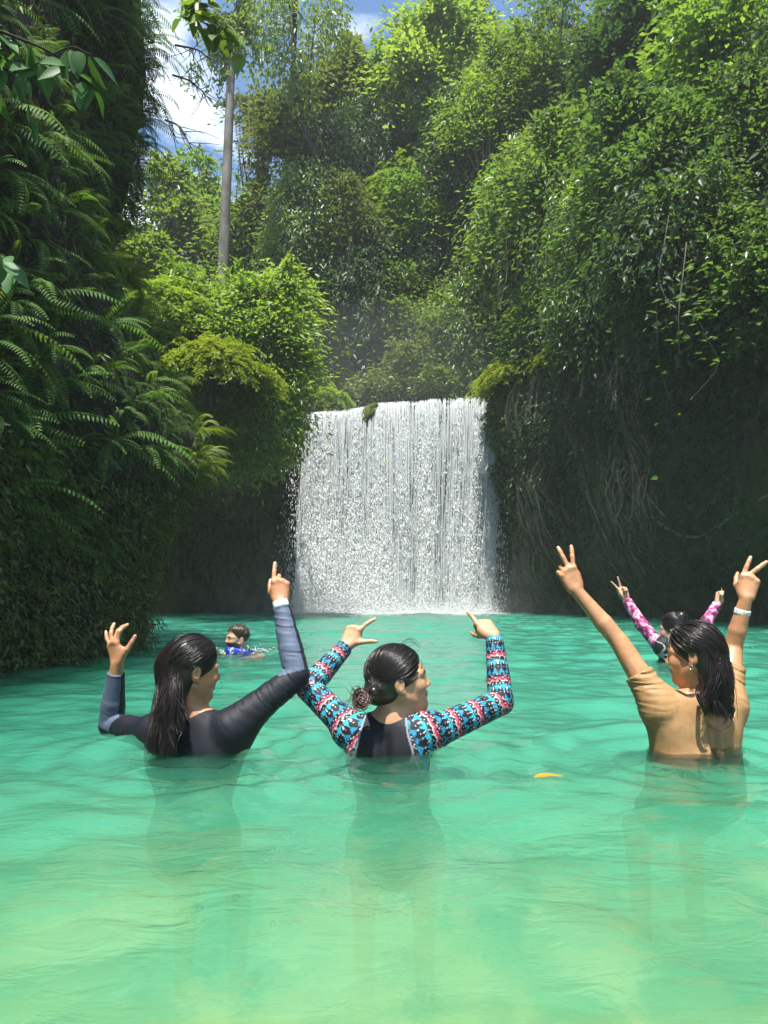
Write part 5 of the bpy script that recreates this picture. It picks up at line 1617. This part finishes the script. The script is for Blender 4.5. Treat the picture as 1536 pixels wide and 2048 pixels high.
FERN_ME = [fern_mesh(s, n_, L_, d_) for s, n_, L_, d_ in ((1, 8, .55, 1.7), (2, 7, .65, 1.5), (3, 9, .45, 1.9), (4, 6, .72, 1.4), (5, 8, .52, 2.0), (6, 7, .62, 1.4), (7, 10, .42, 1.7))]
FERN_ME_Y = [fern_mesh(s, n_, L_, d_) for s, n_, L_, d_ in ((11, 7, .45, 1.7), (12, 8, .38, 1.9))]
for me in FERN_ME: me.materials.append(M_leaf['fern'])
for me in FERN_ME_Y: me.materials.append(M_leaf['yellow'])
rg = np.random.default_rng(99)
cnt = 0; tries = 0; placed = []
while cnt < 270 and tries < 20000:
    tries += 1
    y = rg.uniform(3.0, 8.0); z = rg.uniform(0.12, 6.9)
    x = float(left_surface(np.array([y]), np.array([z]))[0])
    pxx = 768 + x / y * FPX
    if pxx < -90: continue
    if any((y - q[0]) ** 2 + (z - q[1]) ** 2 < (0.165 if z > .9 else .26) ** 2 for q in placed): continue
    if (vnoise(y * 1.1, z * 1.0, 12.0) < -0.15 and rg.random() < .85) or (z < 0.9 and rg.random() < .5) or (z > 3.6 and rg.random() < .55): continue
    placed.append((y, z))
    ny_ = -(float(left_surface(np.array([y + .1]), np.array([z]))[0]) - x) / .1
    o = bpy.data.objects.new("fern", FERN_ME[rg.integers(0, len(FERN_ME))]); COL.objects.link(o)
    o.location = (x - .02, y, z)
    o.rotation_euler = (rg.normal(0, .2), rg.normal(0.1, .22), math.atan2(ny_, 1.0) + rg.normal(-.35, .4))
    s = rg.uniform(.45, .98) * (0.75 if z < .9 else 1.0) * (0.7 if y > 6.4 and z < 4.2 else 1.0); o.scale = (s, s, s)
    tag(o, "dark green sword fern hanging from the shaded overgrown cliff at the left", "fern", "ferns hanging on the shaded left cliff")
    cnt += 1
# sunlit yellow ferns along the outer edge of the cliff
for i in range(42):
    z = rg.uniform(1.5, 4.1); y = rg.uniform(7.15, 8.1)
    x = float(left_surface(np.array([y]), np.array([z]))[0])
    o = bpy.data.objects.new("fern", FERN_ME_Y[i % 2]); COL.objects.link(o)
    o.location = (x + .08, y, z); o.rotation_euler = (rg.normal(0, .2), rg.normal(-.15, .2), rg.normal(0.2, .6)); s = rg.uniform(.6, 1.1); o.scale = (s, s, s)
    tag(o, "yellow green fern catching the sun on the outer edge of the left cliff", "fern", "sunlit ferns on the cliff edge")

M_leaf['dead'] = leaf_mat("dead_fronds", [(.10, .065, .028), (.16, .105, .045), (.20, .14, .06)], .3, .7, (1.3, 1.1, .8), spec=.2)
DEAD_ME = [fern_mesh(s, 3, .5, 2.4) for s in (21, 22)]
for me in DEAD_ME: me.materials.append(M_leaf['dead'])
for i in range(26):
    y = rg.uniform(3.4, 8.0); z = rg.uniform(.5, 6.4); x = float(left_surface(np.array([y]), np.array([z]))[0])
    o = bpy.data.objects.new("fern", DEAD_ME[i % 2]); COL.objects.link(o); o.location = (x, y, z)
    o.rotation_euler = (rg.normal(0, .25), rg.normal(.5, .2), rg.normal(-.2, .4)); s = rg.uniform(.6, 1.0); o.scale = (s, s, s)
    tag(o, "withered brown fern drooping among the green ferns on the left cliff", "fern", "dead ferns on the left cliff")

# thin dead stalks and aerial roots that trail over the dark cliff
mb = MB()
for i in range(900):
    y = rg.uniform(2.5, 8.3); z = rg.uniform(.6, 7.5)
    x = float(left_surface(np.array([y]), np.array([z]))[0])
    q = np.array([x + .02, y, z]); L_ = rg.uniform(.15, .7)
    e = q + np.array([rg.uniform(.03, .16), rg.normal(0, .1), -L_])
    v, f = tube(spline([q, q + (e - q) * .4 + np.array([rg.uniform(.04, .12), rg.normal(0, .04), .05]), e], 6), np.linspace(.0028, .0012, 6), 3); mb.add(v, f)
tag(obj("dry_grass", mb.mesh("dry_grass"), M_stalk), "thin dry stalks and grass trailing over the dark cliff face", None, None, "stuff")

# ------------------------------------------------------------------ the leafy branch that hangs into the picture at the upper left
def big_leaf(L_, W_, rg):
    """A pointed oval leaf with a folded, curled blade along +x."""
    t = np.linspace(0, 1, 9); w = np.sin(np.clip(t, 0, 1) ** .75 * math.pi) ** .9 * W_ / 2; w[0] = .001; w[-1] = .0005
    z = -.10 * L_ * t ** 2 * rg.uniform(.2, 2)
    c = np.stack([t * L_, 0 * t, z], 1)
    l_ = np.stack([t * L_, w, z + w * .35], 1); r_ = np.stack([t * L_, -w, z + w * .35], 1)
    v = np.concatenate([l_, c, r_]); n = 9
    f = [[i, n + i, n + i + 1, i + 1] for i in range(n - 1)] + [[n + i, 2 * n + i, 2 * n + i + 1, n + i + 1] for i in range(n - 1)]
    return v, np.array(f)


def leafy_branch(name, ctrl, nl, L_, W_, kind, label, seed, rr=.008, hang=1.0, twigs=4):
    rg = np.random.default_rng(seed)
    ctrl = np.asarray(ctrl); root = empty(name, ctrl[0]); c = ctrl - ctrl[0]
    main = spline(c, 24); mb = MB(); v, f = tube(main, np.linspace(rr, rr * .3, 24), 6); mb.add(v, f)
    lines = [main]
    for i in range(twigs):
        q = main[rg.integers(4, 20)]; e = q + np.array([rg.normal(0.02, .14), rg.normal(0, .12), -rg.uniform(.02, .22)])
        tw = spline([q, (q + e) / 2 + (0, 0, .03), e], 10); v, f = tube(tw, np.linspace(rr * .5, rr * .2, 10), 5); mb.add(v, f); lines.append(tw)
    obj("stem", mb.mesh("stem", True), M_dbark, root)
    lm = MB()
    for i in range(nl):
        ln = lines[rg.integers(0, len(lines))]; q = ln[rg.integers(len(ln) // 4, len(ln))]
        v, f = big_leaf(L_ * rg.uniform(.65, 1.2), W_ * rg.uniform(.75, 1.15), rg)
        d = unit(np.array([rg.normal(.15, .5), rg.normal(-.1, .5), -hang * rg.uniform(.4, 1.2)]))
        nr = unit(np.array([rg.normal(.2, .4), -.6 + rg.normal(0, .35), .75])); s = unit(np.cross(nr, d)); nr = np.cross(d, s)
        lm.add(v @ np.stack([d, s, nr]) + q + d * .012, f, rnd=rg.random())
    obj("leaves", lm.mesh("leaves", True), M_leaf[kind], root)
    tag(root, label, "branch")
    return root


M_leaf['broadleaf'] = leaf_mat("broad_green_leaves", [(0.045, 0.125, 0.040), (0.065, 0.165, 0.050), (0.085, 0.19, 0.055)], 0.35, 0.5, spec=.3)
leafy_branch("hanging_branch", [P(-90, 30, 2.7), P(20, 70, 2.75), P(110, 110, 2.8), P(185, 175, 2.85)], 46, .125, .058, 'broadleaf', "hanging branch of large smooth pointed leaves in front of the dark cliff", 3, twigs=6)
leafy_branch("hanging_branch", [P(-60, 440, 3.0), P(-25, 470, 3.0), P(5, 520, 3.0)], 9, .15, .06, 'broadleaf', "few long leaves poking in at the left frame halfway up the cliff", 4, twigs=1)
leafy_branch("hanging_branch", [P(330, -120, 6.5), P(370, -30, 6.4), P(420, 30, 6.3), P(445, 75, 6.2)], 60, .20, .12, 'lime', "bright backlit branch hanging from the upper frame beside the bare trunk", 6, .012, .5, 7)
# bare twigs that stick out from the overhang against the sky
for i, (a, b, c_) in enumerate((((345, 150), (385, 165), (425, 205)), ((350, 90), (395, 100), (420, 120)), ((330, 240), (360, 255), (385, 300)))):
    rg = np.random.default_rng(400 + i); mb = MB(); q0 = P(*a, 7.2)
    main = spline([P(*a, 7.2) - q0, P(*b, 7.2) - q0, P(*c_, 7.3) - q0], 14)
    v, f = tube(main, np.linspace(.012, .004, 14), 5); mb.add(v, f)
    for j in range(14):
        q = main[rg.integers(2, 14)]; e = q + np.array([rg.normal(.06, .12), rg.normal(0, .1), rg.normal(-.12, .12)])
        v, f = tube(spline([q, (q + e) / 2 + rg.normal(0, .02, 3), e], 6), np.linspace(.005, .002, 6), 4); mb.add(v, f)
    o = obj("twig", mb.mesh("twig", True), M_dbark, None, q0)
    tag(o, ["bare twig reaching into the sky from the middle of the cliff edge", "bare twig reaching into the sky near the top of the cliff edge", "lowest bare twig drooping against the sky below the overhang"][i], "twig", "bare twigs on the cliff edge")

# ------------------------------------------------------------------ roots and vines down the right wall
rg = np.random.default_rng(123)
for i in range(290):
    s = int(rg.uniform(i_r + 3, len(plan) - 75)); z0 = rg.uniform(3.0, 6.0); z1 = max(.25, z0 - rg.uniform(1.2, 4.6))
    pts = []
    ds = rg.normal(0, 2.0)
    for t in np.linspace(0, 1, 9):
        q, nn_ = wall_point(s + ds * t + rg.normal(0, .5), z0 + (z1 - z0) * t)
        pts.append(q + nn_ * (.05 + .10 * math.sin(t * 3) * rg.random()))
    q0 = pts[0].copy()
    r = rg.choice([.012, .018, .026, .042], p=[.50, .28, .15, .07])
    v, f = tube(spline(np.array(pts) - q0, 26), np.linspace(r, r * .4, 26), 5)
    o = obj("hanging_root", make_mesh("hanging_root", v, f, smooth=True), M_root, None, q0)
    tag(o, "brown root trailing down the dark rock wall right of the waterfall", "root", "roots trailing down the right rock wall")
# thick roots that cross the rock face
for i, (pp, lab) in enumerate((([(1225, 720, 14.5), (1260, 800, 14.2), (1285, 900, 14.0), (1300, 985, 13.8), (1345, 1040, 13.6)], "thick pale root snaking down the middle of the right rock wall"),
                               ([(1280, 990, 13.8), (1340, 1045, 13.4), (1400, 1070, 13.1), (1470, 1030, 12.6), (1536, 985, 12.2)], "thick root sagging across the lower right rock wall"),
                               ([(1205, 700, 14.8), (1215, 800, 14.6), (1235, 900, 14.4), (1228, 1000, 14.2)], "long straight root left of the thick pale root"))):
    q0 = P(*pp[0])
    # keep it on the rock
    pts = []
    for x, y, d in pp:
        q = P(x, y, d); s = int(np.argmin(np.abs(plan[:, 0] / plan[:, 1] - q[0] / q[1]) + (plan[:, 1] < 9) * 9 + (np.arange(len(plan)) < i_r) * 9))
        for _ in range(6):
            w_, nn_ = wall_point(s, P(x, y, plan[s, 1])[2]); rr_ = (w_[0] / w_[1]); s += 1 if rr_ < (x - 768) / FPX else -1
        pts.append(w_ + nn_ * .08)
    pts = np.array(pts); v, f = tube(spline(pts - pts[0], 40), np.linspace(.038, .022, 40), 8)
    o = obj("thick_root", make_mesh("thick_root", v, f, smooth=True), M_root, None, pts[0]); tag(o, lab, "root")
# thin vines hanging beside the bare trunk
for i, (x, y0, y1, Yv) in enumerate(((496, 190, 380, 19.5), (478, 180, 420, 21.0), (506, 200, 350, 20.5), (612, 100, 300, 23.0), (1040, 380, 560, 18.0), (1185, 480, 640, 14.5), (1230, 650, 820, 13.8))):
    q0 = P(x, y0, Yv); e = P(x - 8, y1, Yv); mb = MB()
    v, f = tube(spline([np.zeros(3), (e - q0) * .5 + (.08, 0, 0), e - q0], 16), .012, 4)
    o = obj("vine", make_mesh("vine", v, f, smooth=True), M_root, None, q0)
    tag(o, ["thin vine hanging right of the bare trunk, longest but one", "thin vine hanging close beside the bare trunk", "thin short vine farthest right of the bare trunk", "thin vine under the top of the tall olive tree", "thin vine down the dark middle of the right slope", "thin vine over the middle of the right cliff", "thin vine dangling at the top of the right rock wall"][i], "vine", "thin hanging vines")

rg = np.random.default_rng(321)
for i in range(18):
    x = rg.uniform(1010, 1430); Yv = np.interp(x, [1010, 1150, 1300, 1536], [18.8, 15.2, 12.2, 9.9]) + rg.normal(0, .3)
    y0 = rg.uniform(360, 640); y1 = min(800, y0 + rg.uniform(120, 300)); q0 = P(x, y0, Yv); e = P(x + rg.normal(0, 22), y1, Yv + .2)
    m_ = (e - q0) * .5 + np.array([rg.normal(0, .15), rg.normal(0, .1), 0])
    v, f = tube(spline([np.zeros(3), m_ * .6, m_ * 1.3, e - q0], 20), rg.choice([.004, .006, .009]), 4)
    o = obj("vine", make_mesh("vine", v, f, smooth=True), M_root, None, q0)
    tag(o, "thin liana trailing from the tree crowns down over the right rock wall", "vine", "lianas over the right cliff")
# ------------------------------------------------------------------ the waterfall
rg = np.random.default_rng(2024)
LIPY = 20.05
lip_px = np.array([612, 640, 690, 720, 760, 820, 880, 940, 985, 1006]); lip_py = np.array([838, 830, 828, 822, 811, 808, 806, 804, 803, 806])
lipx = np.array([P(a, b, LIPY)[0] for a, b in zip(lip_px, lip_py)]); lipz = np.array([P(a, b, LIPY)[2] for a, b in zip(lip_px, lip_py)])
X0, X1 = lipx[0], lipx[-1]
# how much water comes over the lip, left to right (thin where the rock shows through)
u_den = [0.0, 0.03, 0.10, 0.17, 0.24, 0.33, 0.42, 0.50, 0.56, 0.62, 0.68, 0.74, 0.80, 0.86, 0.93, 0.97, 1.0]
f_den = [0.30, 0.75, 0.88, 0.65, 0.90, 0.95, 1.0, 0.95, 0.80, 0.60, 0.34, 0.32, 0.52, 0.98, 1.0, 0.85, 0.25]


def density(u):
    return np.interp(u, u_den, f_den)


def fall_pt(u, t, off=0.0):
    """Point on the fall: u across (0..1), t fraction of the drop (0 lip, 1 pool)."""
    x = X0 + (X1 - X0) * u
    z0 = np.interp(x, lipx, lipz)
    z = z0 * (1 - t)
    sp = (u - 0.52)
    x = x - 0.24 * np.clip(0.35 - u, 0, 1) / .35 * t ** 0.8 - 0.46 * np.clip((u - .5) / .5, 0, 1.1) * t
    y = LIPY - 0.14 - 0.62 * np.sqrt(np.clip(t, 0, 1)) + 0.25 * t - off
    y = y + 0.14 * vnoise(u * 9, t * 2.0, 3.0)
    return np.stack([x, y, z], -1)


m, nt, out = new_mat("white_water"); L = nt.links.new
pb = N(nt, "ShaderNodeBsdfPrincipled", i_Roughness=0.35); pb.inputs["Base Color"].default_value = (0.93, 0.95, 0.95, 1)
tl = N(nt, "ShaderNodeBsdfTranslucent"); tl.inputs[0].default_value = (0.93, 0.95, 0.95, 1)
mx = N(nt, "ShaderNodeMixShader"); mx.inputs[0].default_value = 0.62; L(pb.outputs[0], mx.inputs[1]); L(tl.outputs[0], mx.inputs[2]); L(mx.outputs[0], out.inputs[0])
M_white = m
wf = MB()
# strands: broken ribbons of falling water
ns = 13000
u = rg.random(ns * 3); u = u[rg.random(ns * 3) < density(u) * (.12 + np.clip(vnoise(u * 22, u * 0 + .2, 7.0) * 1.6 + .3, 0, 1) * .7 + .3 * np.clip(vnoise(u * 70, u * 0, 4.0) + .35, 0, 1))][:ns]
for k in range(len(u)):
    t0 = rg.random() ** 1.6 * 0.85 - 0.03; L_ = rg.uniform(.06, .38) * (1.4 if t0 < .25 else 1.0)
    tt = np.linspace(max(t0, -0.02), min(t0 + L_, 1.0), 6)
    p = fall_pt(np.full(6, u[k]), np.clip(tt, 0, 1), rg.uniform(-.12, .16)); p[:, 0] += np.cumsum(rg.normal(0, .006, 6)); p[:, 2] += np.where(tt < 0, .03, 0)
    r = rg.uniform(.004, .013) * (1.5 if t0 < .2 else 1.0)
    v, f = tube(p, np.array([.25, .8, 1, .9, .6, .15]) * r, 4); wf.add(v, f)
# drops: small stretched octahedra
nd = 260000
t = rg.random(nd) ** 0.62; uu = rg.random(nd)
stream = density(uu) * (0.07 + 1.05 * np.clip(vnoise(uu * 22 + 0.5 * vnoise(uu * 5, t * 3, 1.0), t * .6, 7.0) * 1.7 + .30, 0, 1) + 0.35 * np.clip(vnoise(uu * 75, t * 1.2, 2.0), 0, 1))
stream = stream * (1 - 0.25 * t)
k = rg.random(nd) < stream; t, uu = t[k], uu[k]
p = fall_pt(uu, t, rg.normal(0, .10, len(t)) + .05); p[:, 0] += rg.normal(0, .02 + .05 * t, len(t)); p[:, 2] += rg.normal(0, .02, len(t))
# stray drops thrown outwards
ne = 2600; te = rg.random(ne) ** .7; ue = np.where(rg.random(ne) < .55, rg.normal(1.0, .02, ne), rg.normal(-.01, .03, ne))
pe = fall_pt(ue, te, rg.normal(.1, .3, ne)); pe[:, 0] += rg.normal(0, .16, ne) * te; 
p = np.concatenate([p, pe]); n = len(p)
sz = rg.uniform(.004, .011, n) * np.where(rg.random(n) < .08, 1.8, 1); st = rg.uniform(1.5, 5.5, n)
oc = np.array([[1, 0, 0], [-1, 0, 0], [0, 1, 0], [0, -1, 0], [0, 0, 1], [0, 0, -1]], float)
V_ = p[:, None, :] + oc[None] * sz[:, None, None] * np.stack([np.ones(n), np.ones(n), st], 1)[:, None, :]
ft = np.array([[0, 2, 4], [2, 1, 4], [1, 3, 4], [3, 0, 4], [2, 0, 5], [1, 2, 5], [3, 1, 5], [0, 3, 5]])
wf.add(V_.reshape(-1, 3), (np.arange(n)[:, None, None] * 6 + ft[None]).reshape(-1, 3))
WF = obj("waterfall", wf.mesh("waterfall", True), M_white)
tag(WF, "broad white curtain of falling water", None, None, "structure")
# thin veil of water between the strands
nu, ntt = 120, 110
U, T = np.meshgrid(np.linspace(0, 1, nu), np.linspace(0, 1, ntt), indexing='ij')
vp = fall_pt(U.ravel(), T.ravel(), -.05)
m, nt, out = new_mat("water_veil"); L = nt.links.new
tc = N(nt, "ShaderNodeTexCoord"); mp = N(nt, "ShaderNodeMapping"); mp.inputs["Scale"].default_value = (7.0, 1.0, .40); L(tc.outputs["Object"], mp.inputs[0])
nz = N(nt, "ShaderNodeTexNoise", i_Scale=2.2, i_Detail=8.0, i_Roughness=.62, i_Distortion=.4); L(mp.outputs[0], nz.inputs[0])
at = N(nt, "ShaderNodeAttribute", attribute_name="rnd")
ml = N(nt, "ShaderNodeMath", operation='MULTIPLY_ADD'); L(at.outputs["Fac"], ml.inputs[0]); ml.inputs[1].default_value = 0.42; L(nz.outputs[0], ml.inputs[2])
rp = ramp(nt, ml.outputs[0], [(0.62, (0, 0, 0)), (0.90, (1, 1, 1))])
m2 = N(nt, "ShaderNodeMath", operation='MULTIPLY'); m2.inputs[1].default_value = .9; L(rp.outputs[0], m2.inputs[0])
tr = N(nt, "ShaderNodeBsdfTransparent"); df = N(nt, "ShaderNodeBsdfDiffuse"); df.inputs[0].default_value = (.84, .89, .90, 1)
tl = N(nt, "ShaderNodeBsdfTranslucent"); tl.inputs[0].default_value = (.80, .87, .88, 1); ms = N(nt, "ShaderNodeMixShader"); ms.inputs[0].default_value = .4; L(df.outputs[0], ms.inputs[1]); L(tl.outputs[0], ms.inputs[2])
mx = N(nt, "ShaderNodeMixShader"); L(m2.outputs[0], mx.inputs[0]); L(tr.outputs[0], mx.inputs[1]); L(ms.outputs[0], mx.inputs[2]); L(mx.outputs[0], out.inputs[0])
ve = obj("water_veil", make_mesh("water_veil", vp, grid_faces(nu, ntt), {"rnd": (density(U.ravel()) + .55 * vnoise(U.ravel() * 22 + 0.5 * vnoise(U.ravel() * 5, T.ravel() * 3, 1.0), T.ravel() * .6, 7.0)) * (1 - .22 * T.ravel()) - 1.2 * np.clip(1 - np.minimum(U.ravel(), 1 - U.ravel()) / .07, 0, 1)}, True), m, WF)
# the river above, breaking white at the lip
rx_ = np.linspace(X0, X1, 60); ry_ = np.linspace(0, 7, 40)
RX, RY = np.meshgrid(rx_, ry_, indexing='ij')
RZ = np.interp(RX, lipx, lipz) + .02 * RY + .035 * fbm(RX * 3, RY * 3, 2.0, 3) * np.clip(1.5 - RY, .3, 1) - .05 * np.exp(-RY * 6)
m, nt, out = new_mat("river_water"); L = nt.links.new
tc = N(nt, "ShaderNodeTexCoord"); nz = N(nt, "ShaderNodeTexNoise", i_Scale=6.0, i_Detail=8.0); L(tc.outputs["Object"], nz.inputs[0])
rp = ramp(nt, nz.outputs[0], [(.40, (.10, .16, .13)), (.58, (.82, .86, .86))]); pb = N(nt, "ShaderNodeBsdfPrincipled", i_Roughness=.25); L(rp.outputs[0], pb.inputs["Base Color"]); L(pb.outputs[0], out.inputs[0])
tag(obj("river", make_mesh("river", np.stack([RX, LIPY - .10 + RY, RZ], -1).reshape(-1, 3), grid_faces(60, 40), smooth=True), m), "stream arriving at the lip of the waterfall", None, None, "structure")
# mossy stone standing in the lip
q = P(735, 832, LIPY - .25)
bm = bmesh.new(); bmesh.ops.create_icosphere(bm, subdivisions=4, radius=1)
for v in bm.verts:
    v.co *= 1 + .25 * float(fbm(np.array(v.co.x * 1.6), np.array(v.co.y * 1.6), np.array(v.co.z * 1.6), 3)); v.co = Vector((v.co.x * .20, v.co.y * .18, v.co.z * .34)); v.co.x += v.co.z * .45
me = bpy.data.meshes.new("mossy_rock"); bm.to_mesh(me); bm.free(); me.polygons.foreach_set("use_smooth", np.ones(len(me.polygons), bool))
tag(obj("mossy_rock", me, simple_mat("moss", (.10, .13, .02), .9, .2, .6, 9, .6, 30), None, q), "small green mossy rock splitting the water at the lip of the falls", "rock")

# splash where it lands
n = 16000; uu = rg.random(n); p = fall_pt(uu, np.ones(n), 0); p[:, 1] += rg.normal(-.10, .30, n); p[:, 0] += rg.normal(0, .12, n); p[:, 2] = np.abs(rg.normal(0, .22, n)) * rg.random(n) ** 2 + .015
sz = rg.uniform(.006, .018, n)
V_ = p[:, None, :] + oc[None] * sz[:, None, None]
sp = MB(); sp.add(V_.reshape(-1, 3), (np.arange(n)[:, None, None] * 6 + ft[None]).reshape(-1, 3))
# foam drifting away from the foot of the fall
n = 9000; uu = rg.random(n); p = fall_pt(uu, np.ones(n), 0); dy = np.abs(rg.normal(0, 1.0, n)) * (0.4 + np.clip(vnoise(uu * 14, uu * 0, 3.0) + .5, 0, 1)); p[:, 1] -= dy; p[:, 0] += rg.normal(0, .05 + .12 * dy, n); p[:, 2] = .012 + .02 * rg.random(n)
sz = rg.uniform(.008, .030, n) * np.exp(-dy * .35)
V_ = p[:, None, :] + oc[None] * sz[:, None, None] * np.array([1.6, 1.0, .35])[None, None, :]
sp.add(V_.reshape(-1, 3), (np.arange(n)[:, None, None] * 6 + ft[None]).reshape(-1, 3))
# bursting water behind the swimmer and near the far right bather
for cx, cy_, k_, sx, sy in ((P(530, 1300, 7.1)[0], 7.05, 120, .20, .08), (P(1420, 1292, 7.4)[0], 7.4, 90, .10, .05), (P(455, 1305, 6.9)[0], 6.85, 30, .16, .04)):
    p = np.stack([rg.normal(cx, sx, k_), rg.normal(cy_, sy, k_), np.abs(rg.normal(.012, .018, k_))], 1); sz = rg.uniform(.003, .009, k_)
    V_ = p[:, None, :] + oc[None] * sz[:, None, None]; sp.add(V_.reshape(-1, 3), (np.arange(k_)[:, None, None] * 6 + ft[None]).reshape(-1, 3))
tag(obj("splash_foam", sp.mesh("splash_foam"), M_white), "white splash and foam where the falling water lands", None, None, "stuff")

# spray drifting round the foot of the falls
def mist(name, c, r, dens, label):
    bm = bmesh.new(); bmesh.ops.create_icosphere(bm, subdivisions=4, radius=1)
    for v in bm.verts: v.co = Vector((v.co.x * r[0], v.co.y * r[1], v.co.z * r[2]))
    me = bpy.data.meshes.new(name); bm.to_mesh(me); bm.free()
    m, nt, out = new_mat(name); pv = N(nt, "ShaderNodeVolumePrincipled", i_Density=dens, i_Anisotropy=.3); pv.inputs["Color"].default_value = (.93, .97, .97, 1)
    nt.links.new(pv.outputs[0], out.inputs["Volume"])
    tag(obj(name, me, m, None, c), label, None, None, "stuff")


for k_, (r_, d_) in enumerate((((2.9, .9, .5), .14), ((3.5, 1.25, .95), .05), ((4.4, 1.6, 1.6), .02), ((5.2, 2.0, 2.4), .012))):
    mist("mist", (0.15, 18.9, .1), r_, d_, "fine spray drifting over the foot of the waterfall")
mist("mist", (0.1, 20.2, 6.2), (3.6, 1.6, 2.2), .022, "sunlit spray hanging above the lip of the waterfall")

# ------------------------------------------------------------------ floating leaf and bubbles
q = P(1098, 1561, .54 * FPX / (1561 - 1183)); q[2] = float(wave_z(np.array([q[0]]), np.array([q[1]]))[0]) + .006
rgl = np.random.default_rng(8)
v, f = big_leaf(.088, .034, rgl); v[:, 0] -= .044; v[:, 2] = np.abs(v[:, 1]) * .22 + .0015 * np.cos(v[:, 0] * 60)
o = obj("floating_leaf", make_mesh("floating_leaf", v, f, {"rnd": np.full(len(v), .5)}, True), leaf_mat("orange_leaf", [(.55, .24, .02), (.62, .30, .03), (.6, .3, .03)], .3, .35, (1.2, 1, .6)), None, q)
o.rotation_euler = (.05, 0, .15)
tag(o, "orange yellow fallen leaf floating on the green water", "leaf")
m, nt, out = new_mat("bubble_film"); L = nt.links.new
fr = N(nt, "ShaderNodeFresnel", i_IOR=1.35); gl = N(nt, "ShaderNodeBsdfGlossy", i_Roughness=.02); tr = N(nt, "ShaderNodeBsdfTransparent"); mx = N(nt, "ShaderNodeMixShader")
ad = N(nt, "ShaderNodeMath", operation='MULTIPLY_ADD'); ad.inputs[1].default_value = 0.35; ad.inputs[2].default_value = .03; L(fr.outputs[0], ad.inputs[0])
L(ad.outputs[0], mx.inputs[0]); L(tr.outputs[0], mx.inputs[1]); L(gl.outputs[0], mx.inputs[2]); L(mx.outputs[0], out.inputs[0])
for x, y, r in ((472, 1778, .0042), (400, 1796, .0036), (646, 1768, .0030), (545, 1828, .0028), (890, 1794, .0030), (824, 1699, .0040)):
    q = P(x, y, .54 * FPX / (y - 1183)); q[2] = float(wave_z(np.array([q[0]]), np.array([q[1]]))[0]) + .001
    bm = bmesh.new(); bmesh.ops.create_uvsphere(bm, u_segments=20, v_segments=12, radius=r * 1.5)
    me = bpy.data.meshes.new("bubble"); bm.to_mesh(me); bm.free(); me.polygons.foreach_set("use_smooth", np.ones(len(me.polygons), bool))
    o = obj("bubble", me, m, None, q); tag(o, "tiny clear air bubble floating on the near shallow water", "bubble", "air bubbles on the near water")

# ------------------------------------------------------------------ moist air that pales the far forest
hm = make_mesh("haze", np.array([[x, y, z] for x in (-60, 60) for y in (-8, 95) for z in (-6, 62)], float), np.array([[0, 1, 3, 2], [4, 6, 7, 5], [0, 4, 5, 1], [2, 3, 7, 6], [0, 2, 6, 4], [1, 5, 7, 3]]))
m, nt, out = new_mat("haze"); pv = N(nt, "ShaderNodeVolumePrincipled", i_Density=0.0013, i_Anisotropy=.2); pv.inputs["Color"].default_value = (.90, .95, .97, 1)
nt.links.new(pv.outputs[0], out.inputs["Volume"])
tag(obj("haze", hm, m), "moist sunlit air over the pool and forest", None, None, "stuff")
